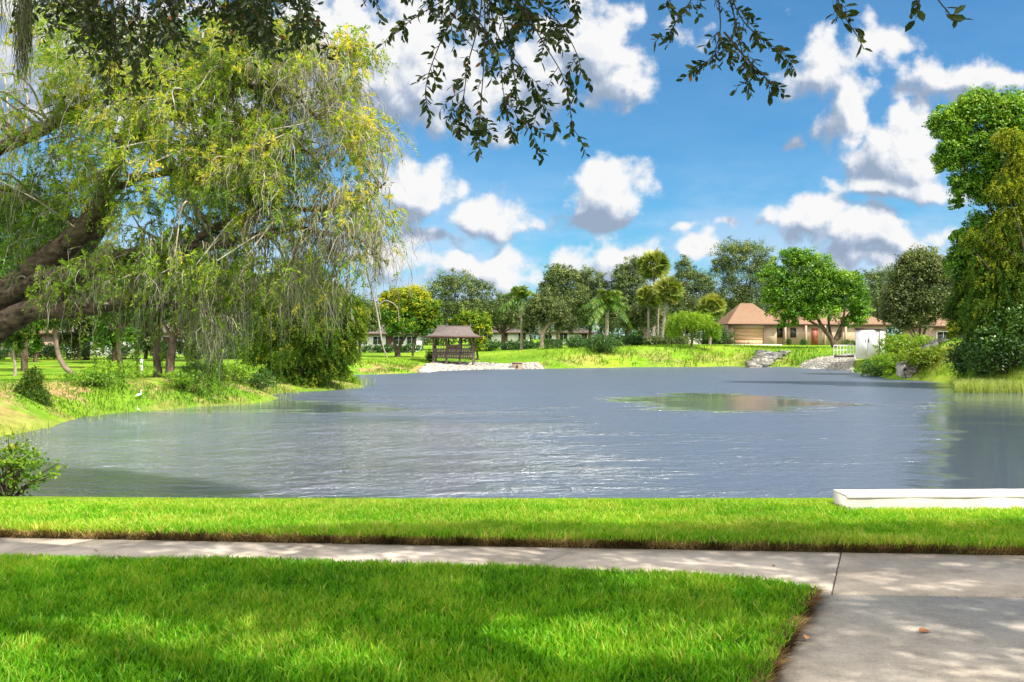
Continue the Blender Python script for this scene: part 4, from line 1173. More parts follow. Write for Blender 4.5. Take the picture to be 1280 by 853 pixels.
    for (px, y0, y1, D, nn) in [(268, 440, 505, 16.4, 16), (248, 440, 500, 16.5, 12), (190, 420, 452, 16.8, 8), (168, 430, 470, 16.8, 7), (122, 420, 470, 16.9, 6), (228, 430, 490, 16.6, 7), (355, 430, 470, 16.4, 6), (428, 340, 410, 16.2, 8), (300, 420, 465, 16.4, 8), (150, 425, 480, 16.8, 5)]:
        st = np.array([P(px + rng.normal() * 10, y0 + rng.uniform(-40, 6), D + rng.normal() * .2) for _ in range(nn)])
        LL = np.full(nn, (y1 - y0) / F * D) * rng.uniform(.6, 1.15, nn)
        ribbons(tw, st, LL, .008, rng, .05, 5, .4, .2)
        sprays(lv, st + [0, 0, -.1], np.tile([0, 0, -1.0], (nn, 1)), LL, 44, .085, .26, rng, .25, np.clip(.3 + .12 * rng.normal(size=nn), 0, 1), start=.35, spread=.8)
        up = np.array([st[i] for i in range(nn)])
        ribbons(tw, up + [0, 0, .9], np.full(nn, .9), .008, rng, .04, 3, .4, .2)
    # one long pale bare branch trailing down at the right
    for pts, r0 in (([(430, 280, 16.2), (455, 330, 16.1), (470, 385, 16.0), (478, 430, 16), (484, 447, 16)], .022), ([(470, 385, 16), (482, 376, 16), (496, 384, 16), (499, 402, 16)], .012), ([(420, 300, 16.2), (436, 350, 16.1), (440, 400, 16.1)], .014), ([(476, 300, 16), (470, 350, 16), (476, 400, 16)], .010)):
        tw.tube(curve([P(*q) for q in pts], 6), np.linspace(r0, r0 * .5, 6 * (len(pts) - 1) + 1), 6, tint=.8)
    tm.build('trunk', M['bark_big'], root, smooth=True, origin=org)
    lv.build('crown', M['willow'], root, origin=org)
    tw.build('twigs', M['twig'], root, origin=org)
    ms.build('spanish_moss', M['moss'], root, origin=org)


weeping_tree()


# ------------------------------------------------------------------ the live oak overhead that shades the lawn
def overhead_oak():
    rng = np.random.default_rng(202)
    org = np.array([6.8, -1.8, 0.0])
    root = thing('overhead_oak', org, 'live oak overhead, its dark leafy sprays hanging into the top of the view', 'tree')
    tm = MB()
    limbs = [([(6.8, -1.8, -.2), (6.8, -1.8, .4), (6.6, -1.5, 1.8), (6.0, -.8, 3.2), (4.8, .8, 4.6), (3.0, 3.0, 5.1), (1.0, 4.8, 5.2), (-1.2, 5.6, 5.3), (-4.0, 6.2, 5.4), (-6.0, 6.4, 5.6)], .55, .06),
             ([(6.0, -.8, 3.2), (6.6, .6, 4.6), (7.0, 2.2, 5.6), (6.4, 4.2, 6.2)], .3, .07), ([(6.0, -.8, 3.2), (5.0, -1.6, 5.0), (3.0, -1.5, 6.4), (0.5, -1.0, 7.2)], .3, .07),
             ([(4.8, .8, 4.6), (4.0, 1.2, 6.0), (2.6, 2.2, 7.0), (0.0, 3.2, 7.4)], .22, .06), ([(3.0, 3.0, 5.1), (3.6, 4.4, 5.2), (4.0, 5.4, 5.2)], .12, .04), ([(5.0, -1.6, 5.0), (1.5, -.2, 5.6), (-1.8, 1.5, 5.8), (-4.5, 3.2, 5.8)], .16, .05)]
    LPs = []
    for pts, a, b in limbs:
        c = curve(pts, 6); tm.tube(c, np.linspace(a, b, len(c)), 12, .04, rng); LPs.append(c)
    LP = np.vstack(LPs)
    lv = MB(); tw = MB(); ms = MB()

    def twig_leaves(c, step, size):
        """leaves set along a twig"""
        seg = np.linalg.norm(np.diff(c, axis=0), axis=1).sum()
        m = max(3, int(seg / step))
        t = (np.arange(m) + rng.random(m)) / m * (len(c) - 1)
        q = np.stack([np.interp(t, np.arange(len(c)), c[:, j]) for j in range(3)], 1)
        tan = unit(np.stack([np.interp(t, np.arange(len(c)), np.gradient(c[:, j])) for j in range(3)], 1))
        sd = unit(np.cross(tan, rdir(rng, m)))
        ld = unit(tan * .55 + sd * .8 + [0, 0, -.15])
        nr = unit(rdir(rng, m) + [0, -.3, .6]); nr = unit(nr - ld * np.sum(nr * ld, 1)[:, None])
        LL = size * rng.uniform(.55, 1.2, m)
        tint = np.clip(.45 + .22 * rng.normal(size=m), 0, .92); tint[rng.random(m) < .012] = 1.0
        lv.ovals(q, ld, nr, LL, LL * rng.uniform(.36, .52, m), tint)

    def stem(pts, n_side, side, size=.052, step=.020, r0=.006, up=True):
        c = curve([P(*q) for q in pts], 6)
        if up:   # reach up to the limb
            j = int(np.argmin(np.linalg.norm(LP - c[0] - [0, 0, .6], axis=1)))
            c = np.vstack([curve([LP[j], (LP[j] + c[0]) / 2 + [0, .1, .1], c[0]], 5)[:-1], c])
        tw.tube(c, np.linspace(r0, .0018, len(c)), 5, cap=False)
        twig_leaves(c[-8:], step * 1.4, size)
        lo = len(c) - 6 * (len(pts) - 1) - 1
        for _ in range(n_side):
            i = rng.integers(lo + 2, len(c))
            d = unit(rdir(rng, 1)[0] * [1, .8, .7] + unit(c[min(i + 1, len(c) - 1)] - c[i - 1]) * .8 + [0, 0, -.15])
            l = side * rng.uniform(.4, 1.2)
            b = curve([c[i], c[i] + d * l * .5 + [0, 0, .004], c[i] + d * l + [0, 0, -.02]], 4)
            tw.tube(b, np.linspace(.0022, .001, len(b)), 4, cap=False)
            twig_leaves(b[2:], step, size)

    T = [  # hanging sprays: central cluster
        ([(596, -50, 4.9), (575, 5, 4.8), (552, 50, 4.75), (536, 92, 4.7), (531, 118, 4.7)], 13, .13),
        ([(600, -50, 5.0), (560, -5, 4.9), (525, 18, 4.8), (502, 34, 4.75)], 10, .11),
        ([(604, -50, 5.1), (600, 20, 5.0), (585, 80, 4.9), (578, 125, 4.85), (560, 150, 4.8)], 17, .14),
        ([(604, -50, 4.8), (606, 30, 4.8), (604, 90, 4.8), (600, 140, 4.8), (599, 182, 4.8)], 15, .13),
        ([(610, -50, 5.1), (628, 20, 5.1), (640, 80, 5.0), (650, 130, 5.0), (672, 182, 5.0)], 18, .14),
        ([(612, -50, 4.8), (650, 5, 4.9), (680, 55, 4.9), (705, 100, 4.9), (716, 160, 4.9)], 17, .13),
        ([(612, -50, 5.2), (660, -10, 5.1), (700, 30, 5.1), (722, 70, 5.0), (726, 92, 5.0)], 15, .13),
        ([(606, -50, 5.2), (620, 40, 5.1), (660, 95, 5.0), (690, 150, 5.0)], 15, .14),
        ([(590, -50, 5.1), (590, 10, 5.0), (620, 60, 5.0), (630, 120, 4.9), (640, 165, 4.9)], 14, .13),
        ([(640, -50, 5.0), (650, -10, 5.0), (662, 20, 5.0), (690, 40, 5.0)], 20, .12), ([(560, -50, 5.2), (565, -20, 5.2), (580, 10, 5.2), (600, 40, 5.1)], 22, .13), ([(600, -50, 5.3), (640, -20, 5.3), (650, 20, 5.3), (640, 50, 5.2)], 22, .13),
        # right cluster
        ([(880, -50, 4.9), (868, -8, 4.8), (850, 20, 4.8), (834, 46, 4.8)], 10, .10), ([(890, -50, 4.9), (898, 0, 4.9), (900, 40, 4.8), (890, 70, 4.8), (878, 82, 4.8)], 14, .12),
        ([(895, -50, 5.0), (915, 10, 4.9), (925, 55, 4.9), (935, 95, 4.9), (930, 105, 4.9)], 14, .11), ([(898, -50, 5.0), (925, 20, 5.0), (955, 50, 5.0), (980, 66, 4.9)], 12, .11), ([(905, 40, 4.9), (930, 70, 4.9), (955, 95, 4.9), (962, 104, 4.9)], 10, .10),
        # small ones at the right
        ([(1046, -50, 4.4), (1045, -8, 4.3), (1058, 24, 4.3), (1072, 46, 4.3), (1080, 62, 4.3)], 5, .10), ([(1040, -50, 4.4), (1048, 0, 4.4), (1046, 26, 4.4)], 3, .07),
        ([(1150, -50, 4.5), (1150, -6, 4.4), (1146, 22, 4.4)], 5, .09), ([(1160, -50, 4.5), (1170, -6, 4.4), (1186, 16, 4.4), (1194, 28, 4.4)], 3, .06),
        # little tips between
        ([(462, -50, 5.2), (464, -12, 5.2), (470, 6, 5.2)], 5, .08), ([(490, -50, 5.2), (500, -14, 5.2), (508, -2, 5.2)], 4, .07), ([(548, -50, 5.2), (540, -14, 5.2), (530, 8, 5.2)], 8, .1), ([(700, -50, 5.2), (715, -14, 5.2), (722, 12, 5.2)], 7, .09), ([(845, -50, 5.0), (838, -14, 5.0), (832, 10, 5.0)], 5, .08),
    ]
    for pts, ns, sd in T:
        small = pts[0][0] > 1000
        stem(pts, ns, sd, size=.066 if small else .054, step=.026 if small else .0125, up=pts[0][1] < 0)
    # thick dark growth at the upper left
    for i in range(46):
        x = rng.uniform(45, 385); D = rng.uniform(5.4, 6.4)
        dep = 20 + 55 * math.exp(-((x - 150) / 50) ** 2) + 34 * math.exp(-((x - 345) / 40) ** 2) + 12 * rng.normal()
        if 78 < x < 105: dep *= .6
        stem([(x + rng.normal() * 25, -60, D), (x + rng.normal() * 12, -20, D), (x, dep * .4, D), (x + rng.normal() * 14, max(6, dep), D)], 14, .15, size=.056, step=.021)
    for i in range(7):
        x = 128 + 50 * rng.random(); D = rng.uniform(5.4, 6.0)
        stem([(x, -60, D), (x, -10, D), (x + 4, 50, D), (x + rng.normal() * 12, 80 + 45 * rng.random(), D)], 11, .12, size=.05, step=.026)
    # moss hanging at the upper left
    for (px, y1, wd, nn, D) in [(28, 135, 12, 420, 5.0), (2, 80, 6, 90, 5.0), (34, 90, 8, 120, 5.1)]:
        st = np.array([P(px + rng.normal() * wd * .45, -75 + rng.uniform(0, (75 + y1) * .62), D + rng.normal() * .05) for _ in range(nn)])
        ln = (y1 + 75) / F * D
        ribbons(ms, st, ln * rng.uniform(.12, .38, nn), .0035, rng, .22, 6, .5, .2)
    # canopy above, out of the view, that throws the dappled shade
    def shade(x, y):
        px = 640 + x / y * F
        far = np.interp(px, [-200, 60, 330, 520, 1400], [7.2, 7.4, 7.9, 8.20, 8.20]) + 0.3 * (fbm(x * 1.1, y * 0, 61, 2) - .5)
        g = np.clip((far - y) / .12, 0, 1)
        g = g * np.where((y > 4.66) & (y < 5.5) & (fbm(x * .9, y * 1.6, 66, 2) > .30) & (x < 1.6), .05, 1.0)
        g = g * np.where((y > 6.0) & (y < 6.6) & (x > .5) & (x < 1.9), .5, 1.0) * np.where((x < -3) & (y > 6.0) & (y < 6.5), .5, 1)
        g = g * np.where((y < 5.15) & (x < -1.3), .10, 1.0)
        g = g * np.where((y > 5.2) & (y < 5.5) & (x > 1.95), .30, 1.0)
        g = g * np.where((x > 1.4) & (y < 7.4), .80, 1.0) * np.where((y > near_e(x) - .25) & (y < far_e(x)), .45, 1.0)
        return g
    n = 8200
    x = rng.uniform(-7.5, 8.5, n); y = rng.uniform(2.0, 8.5, n)
    hgt = rng.uniform(5.3, 8.2, n)
    k = rng.random(n) < shade(x, y) * .92
    x, y, hgt = x[k], y[k], hgt[k]
    cen = np.column_stack([x, y, 0 * x]) + S * (hgt / S[2])[:, None]
    k = (cen[:, 2] > EYE + .40 * np.maximum(cen[:, 1], 0) + .75)
    cen = cen[k]
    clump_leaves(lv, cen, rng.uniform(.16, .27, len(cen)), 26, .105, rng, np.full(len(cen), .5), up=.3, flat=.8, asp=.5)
    for i in range(0, len(cen), 7):
        j = int(np.argmin(np.linalg.norm(LP - cen[i], axis=1)))
        tw.tube([LP[j], (LP[j] + cen[i]) / 2 + rng.normal(size=3) * .1, cen[i]], [.02, .012, .005], 4, cap=False)
    tm.build('trunk', M['bark_big'], root, smooth=True, origin=org)
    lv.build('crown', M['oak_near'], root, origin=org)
    tw.build('twigs', M['twig_dark'], root, origin=org)
    ms.build('spanish_moss', M['moss_dark'], root, origin=org)


overhead_oak()


# ------------------------------------------------------------------ built things
M['plaster_tan'] = plain('tan_stucco', (0.47, 0.34, 0.25), (0.41, 0.30, 0.22), 2, 0.9)
M['plaster_white'] = plain('white_stucco', (0.75, 0.73, 0.69), (0.66, 0.64, 0.60), 2, 0.9)
M['plaster_pink'] = plain('pink_stucco', (0.60, 0.42, 0.33), (0.52, 0.35, 0.27), 2, 0.9)
M['door_tan'] = plain('tan_painted_metal', (0.56, 0.37, 0.20), (0.52, 0.34, 0.185), 2, 0.6)
M['shingle'] = plain('brown_shingles', (0.27, 0.17, 0.108), (0.19, 0.12, 0.077), 5, 0.9, 0.02, 8, 0.1, 6, (1, 1, 3))
M['shingle_dark'] = plain('dark_shingles', (0.15, 0.12, 0.11), (0.09, 0.075, 0.07), 3, 0.9)
M['shingle_mauve'] = plain('mauve_grey_shingles', (0.165, 0.135, 0.125), (0.10, 0.083, 0.077), 4, 0.9, 0.02, 10, 0.1, 6, (1, 1, 3))
M['fascia'] = plain('dark_brown_paint', (0.10, 0.055, 0.035), (0.07, 0.04, 0.03), 3, 0.7)
M['wood_dark'] = plain('weathered_dark_wood', (0.16, 0.115, 0.11), (0.07, 0.05, 0.05), 6, 0.9)
M['wood_tan'] = plain('tan_bench_wood', (0.52, 0.36, 0.19), (0.40, 0.27, 0.14), 6, 0.8)
M['glass_dark'] = plain('dark_window_glass', (0.02, 0.025, 0.03), (0.015, 0.018, 0.02), 2, 0.08, spec=0.6)
M['red_door'] = plain('red_brown_door', (0.30, 0.09, 0.05), (0.22, 0.06, 0.04), 3, 0.5)
M['white_paint'] = plain('white_paint', (0.80, 0.80, 0.80), (0.72, 0.72, 0.73), 3, 0.5)
M['grey_conc'] = plain('grey_concrete', (0.42, 0.40, 0.37), (0.30, 0.28, 0.26), 4, 0.95, 0.01, 30)
M['tan_conc'] = plain('stained_concrete', (0.30, 0.22, 0.15), (0.20, 0.145, 0.10), 4, 0.95)
M['seawall'] = plain('cream_seawall_concrete', (0.74, 0.69, 0.60), (0.60, 0.55, 0.47), 6, 0.9, 0.006, 40)
M['stone_pale'] = leaf_mat('pale_rubble', [(0.0, (0.22, 0.205, 0.185)), (0.5, (0.36, 0.34, 0.315)), (1.0, (0.50, 0.48, 0.45))], 0.0, 0.9, 0.1)
M['stone_grey'] = leaf_mat('grey_rubble', [(0.0, (0.09, 0.085, 0.085)), (0.5, (0.18, 0.17, 0.165)), (1.0, (0.32, 0.31, 0.29))], 0.0, 0.9, 0.1)
M['feather'] = plain('white_feathers', (0.85, 0.85, 0.84), (0.80, 0.80, 0.80), 3, 0.7)
M['beak'] = plain('yellow_beak', (0.6, 0.38, 0.05), (0.5, 0.3, 0.04), 3, 0.5)
M['leg_dark'] = plain('dark_legs', (0.04, 0.04, 0.035), (0.03, 0.03, 0.03), 3, 0.6)
M['dead_leaf'] = plain('dead_oak_leaf', (0.42, 0.19, 0.07), (0.25, 0.10, 0.04), 30, 0.7)
M['lamp_globe'] = plain('white_lamp_globe', (0.85, 0.84, 0.78), (0.8, 0.79, 0.73), 3, 0.3)
M['driveway'] = concrete('pale_driveway', (0.45, 0.42, 0.38), (0.58, 0.55, 0.50), 5.0)


def hip_roof(name, x0, x1, y0, y1, ze, rx0, rx1, ry, zr, m, parent, over=0.5, th=0.2):
    """hipped roof slopes over the eaves, with a fascia board all round"""
    X0, X1, Y0, Y1 = x0 - over, x1 + over, y0 - over, y1 + over
    mb = MB()
    v = [(X0, Y0, ze), (X1, Y0, ze), (X1, Y1, ze), (X0, Y1, ze), (rx0, ry, zr), (rx1, ry, zr), (X0, Y0, ze - .03), (X1, Y0, ze - .03), (X1, Y1, ze - .03), (X0, Y1, ze - .03)]
    mb.add(v, [(0, 1, 5, 4), (2, 3, 4, 5), (6, 9, 8, 7)]); mb.add(v, [(1, 2, 5), (3, 0, 4)])
    r = mb.build(name, m, parent)
    fb = MB()
    w = .04
    fb.box(X0 - w, X1 + w, Y0 - w, Y0 - .003, ze - th, ze + .01); fb.box(X0 - w, X1 + w, Y1 + .003, Y1 + w, ze - th, ze + .01)
    fb.box(X0 - w, X0 - .003, Y0, Y1, ze - th, ze + .01); fb.box(X1 + .003, X1 + w, Y0, Y1, ze - th, ze + .01)
    fb.build('fascia', M['fascia'], r)
    return r


def window(x0, x1, y, z0, z1, parent, fr='white_paint'):
    f = MB(); t = .07
    f.box(x0 - t, x1 + t, y - .05, y - .01, z1, z1 + t); f.box(x0 - t, x1 + t, y - .07, y - .01, z0 - t, z0)
    f.box(x0 - t, x0, y - .05, y - .01, z0, z1); f.box(x1, x1 + t, y - .05, y - .01, z0, z1); f.box((x0 + x1) / 2 - .025, (x0 + x1) / 2 + .025, y - .05, y - .012, z0, z1)
    w = f.build('window', M[fr], parent)
    g = MB(); g.box(x0 + .001, x1 - .001, y - .03, y - .008, z0 + .001, z1 - .001)
    g.build('pane', M['glass_dark'], w)


def garage_house():
    D = 118.0
    s = D / F
    X = lambda px: (px - 640) * s
    z0 = float(ground_z(X(935), D - 1)) - 0.05
    org = np.array([X(940), D, z0])
    root = thing('garage_house', (org[0], org[1], org[2]), 'tan house with a brown hipped roof and a wide garage door', 'house')
    L = lambda px: X(px) - org[0]
    wb = MB()
    gx0, gx1 = L(913), L(971); ze = EYE - (405 - HY) * s - z0
    # garage wing with an opening for the door, built as piers and a lintel
    dx0, dx1, dh = L(917), L(955), 2.15
    wb.box(gx0, dx0, 0, .2, -.4, ze); wb.box(dx1, gx1, 0, .2, -.4, ze); wb.box(dx0, dx1, 0, .2, dh, ze)
    wb.box(gx0, gx0 + .2, .2, 7, -.4, ze); wb.box(gx1 - .2, gx1, .2, 7, -.4, ze); wb.box(gx0, gx1, 6.8, 7.0, -.4, ze)
    # main body set back
    mx1 = L(1112)
    wb.box(gx1 - .1, mx1, 1.2, 12, -.5, ze - .02)
    wall = wb.build('wall', M['plaster_tan'], root)
    dm = MB()
    for i in range(4):
        dm.box(dx0, dx1, .10 + .0005 * i, .16, i * dh / 4 + (.006 if i else -.1), (i + 1) * dh / 4)
    for i in range(1, 8):
        a = dx0 + (dx1 - dx0) * i / 8
        dm.box(a - .012, a + .012, .092, .12, 0, dh)
    d = dm.build('garage_door', M['door_tan'], root)
    h = MB(); h.box((dx0 + dx1) / 2 - .1, (dx0 + dx1) / 2 + .1, .05, .09, .25, .31); h.build('handle', M['leg_dark'], d)
    window(L(973), L(981), 1.2, .95, 2.1, root, 'fascia'); window(L(1075), L(1084), 1.2, .95, 2.1, root, 'fascia'); window(L(992), L(998), 1.2, .95, 2.1, root, 'fascia')
    e = MB(); e.box(L(1018), L(1026), 1.12, 1.19, -.1, 2.1); dd = e.build('door', M['red_door'], root)
    h = MB(); h.tube([(L(1025), 1.05, 1.0), (L(1025), 1.05, 1.12)], .03, 6); h.build('handle', M['leg_dark'], dd)
    zr = EYE - (378 - HY) * s - z0
    hip_roof('roof', gx0, gx1, 0, 7, ze, L(934), L(950), 3.6, zr, M['shingle'], root)
    r = hip_roof('roof', gx1 - 1.2, mx1, 1.4, 12, ze - .015, L(990), L(1092), 6.6, zr - .7, M['shingle'], root)
    for i, a in enumerate((L(984), L(1010), L(1034), L(1060))):
        p = MB(); p.box(a - .12, a + .12, .75, .99, -.5, ze - .22); p.build('porch_post', M['plaster_tan'], root)
    # concrete drive in front of the garage
    q = MB(); strip(q, [(X(912), D - .02), (X(960), D - .02)], [(X(905), D - 5.5), (X(962), D - 5.5)], z0 - .6, z0 + .06)
    tag(q.build('driveway', M['driveway']), kind='structure')
    # low box hedges by the wall
    for i, (px, w) in enumerate(((985, 1.3), (1003, 1.6), (1062, 1.4))):
        shrub('bush', ['dark bush under the house window right of the garage', 'dark bush by the porch left of the big green tree trunk', 'dark bush by the house wall right of the big green tree trunk'][i], 'bush', px, D - .6, w, .9, 'shrub', 140 + i, n=700, leaf=.14, lumps=2, group='bushes by the tan house')


def simple_house(name, label, px0, px1, D, wallm, roofm, seed, h=2.6, rise=1.6, wins=4, cat='house', group=None, base=None):
    s = D / F
    x0, x1 = (px0 - 640) * s, (px1 - 640) * s
    xm = (x0 + x1) / 2
    z0 = float(ground_z(xm, D)) if base is None else base
    root = thing(name, (xm, D, z0), label, cat, group)
    a, b = x0 - xm, x1 - xm
    m = MB(); m.box(a, b, 0, 8, -.6, h); m.build('wall', M[wallm], root)
    rng = random.Random(seed)
    n = wins
    for i in range(n):
        c = a + (b - a) * (i + .5) / n + rng.uniform(-.3, .3)
        if i == n // 2:
            d = MB(); d.box(c - .45, c + .45, -.06, -.005, -.05, 2.05); dd = d.build('door', M['fascia'], root)
            k = MB(); k.tube([(c + .35, -.1, .95), (c + .35, -.1, 1.1)], .025, 6); k.build('handle', M['white_paint'], dd)
        else:
            window(c - .6, c + .6, 0, .9, 2.0, root)
    hip_roof('roof', a, b, 0, 8, h, a + 3.5 if b - a > 8 else (a + b) / 2 - .5, b - 3.5 if b - a > 8 else (a + b) / 2 + .5, 4, h + rise, M[roofm], root)


def houses():
    garage_house()
    simple_house('house', 'white house with a dark roof behind the yellow crowned tree', 448, 522, 122, 'plaster_white', 'shingle_dark', 1, h=2.4, rise=1.5, wins=5)
    G = 'houses glimpsed behind the trees'
    simple_house('house', 'tan house wall glimpsed at the far left under the dark limbs', -40, 26, 96, 'plaster_tan', 'shingle', 2, wins=3, group=G)
    simple_house('house', 'pale house wall glimpsed right of the curved leaning trunk', 82, 132, 99, 'plaster_white', 'shingle_dark', 3, wins=3, group=G)
    simple_house('house', 'white house glimpsed between the dark trunked pair', 172, 232, 108, 'plaster_white', 'shingle_dark', 4, wins=4, group=G)
    simple_house('house', 'long low white house between the pavilion and the first feather palm', 598, 662, 150, 'plaster_white', 'shingle_dark', 5, h=2.1, rise=1.1, wins=3, group=G)
    simple_house('house', 'white house hidden behind the box hedge and the round bush', 690, 742, 150, 'plaster_white', 'shingle_dark', 6, h=2.1, rise=1.1, wins=2, group=G)
    simple_house('house', 'white house wall seen through the weeping tree left of the garage', 826, 878, 142, 'plaster_white', 'shingle_dark', 7, wins=3, group=G)
    simple_house('house', 'pink house behind the olive tree on the right bank', 1172, 1226, 92, 'plaster_pink', 'shingle', 8, wins=3, group=G)
    G2 = 'bushes along the far houses'
    rng = random.Random(3)
    i = 0
    for px, D, w, h, lab in ((612, 122, 3, 1.5, 'dark bush line just right of the pavilion'), (640, 124, 3.5, 1.4, 'dark bush left of the first feather palm trunk'), (665, 120, 3, 1.3, 'dark bush right of the first feather palm trunk'), (716, 118, 3.4, 1.6, 'dark bush between the box hedge and the round bush'),
                             (780, 118, 3.6, 1.7, 'dark bush right of the round bush'), (795, 110, 2.2, 1.1, 'green bush left of the pale split trunk'), (838, 108, 3.8, 1.2, 'grey green bush at the feet of the fan palms'), (822, 106.5, 2.2, .9, 'low grey green bush below the palm pair'),
                             (903, 117, 3.0, 2.0, 'rounded dark bush at the left corner of the garage'), (880, 118, 3.2, 1.6, 'dark bush behind the weeping tree'), (470, 116, 2.6, 1.0, 'dark bush against the white house, left one'), (507, 116, 2.6, 1.0, 'dark bush against the white house, right one'), (845, 119, 3.2, 2.2, 'dark bush behind the fan palm trunks')):
        shrub('bush', lab, 'bush', px, D, w * 1.35, h * 1.15, 'shrub' if 'grey' not in lab else 'olive', 160 + i, n=2400, leaf=.2, group=G2, lumps=4, tb=.35); i += 1
    shrub('round_bush', 'big round dark green bush below the stout feather palm', 'bush', 750, 98, 3.6, 1.95, 'shrub', 190, n=5200, leaf=.15, lumps=6, tb=.5)
    shrub('bush', 'round dark bush at the left end of the pavilion', 'bush', 534, 94, 1.5, 1.15, 'shrub', 191, n=1400, leaf=.12, lumps=2, tb=.4)
    for i, (px, w) in enumerate(((-8, 4.5), (30, 4), (76, 4), (112, 4.5), (158, 4.5), (210, 4.5), (250, 4), (292, 4.5))):
        shrub('bush', ['dark bush against the tan house wall at the far left', 'dark bush right of the slim pale trunk', 'dark bush left of the curved trunk house wall', 'dark bush before the pale house right of the curved trunk', 'dark bush behind the white marker post',
                       'dark bush between the dark trunked pair', 'dark bush at the back of the lawn right of the trunk pair', 'dark bush seen left of the cypress at the back of the lawn'][i], 'bush', px, 88 + (i % 3), w, 1.7 + .3 * (i % 2), 'shrub', 240 + i, n=1800, leaf=.18, group='bushes at the back of the left lawn', lumps=5, tb=.3)
    # clipped hedge
    rg = np.random.default_rng(192)
    D = 100; x0, x1 = (681 - 640) / F * D, (702 - 640) / F * D; z = float(ground_z((x0 + x1) / 2, D))
    org = np.array([(x0 + x1) / 2, D, z])
    n = 2600
    p = rg.uniform([x0, D - .5, z], [x1, D + .5, z + .95], (n, 3)); ax = rg.integers(0, 3, n)
    p[ax == 0, 0] = np.where(rg.random((ax == 0).sum()) < .5, x0, x1); p[ax == 1, 1] = D - .5; p[ax == 2, 2] = z + .95
    nr = np.zeros((n, 3)); nr[np.arange(n), ax] = 1; nr[ax == 1] *= -1
    nr = unit(nr + rg.normal(size=(n, 3)) * .4)
    m = MB(); m.kites(p + rg.normal(size=(n, 3)) * .03, np.cross(nr, rdir(rg, n)), nr, .16, .09, np.clip(.5 + .2 * rg.normal(size=n), 0, 1))
    tag(m.build('box_hedge', M['shrub'], origin=org), 'small clipped rectangular hedge on the far lawn', 'hedge')


houses()


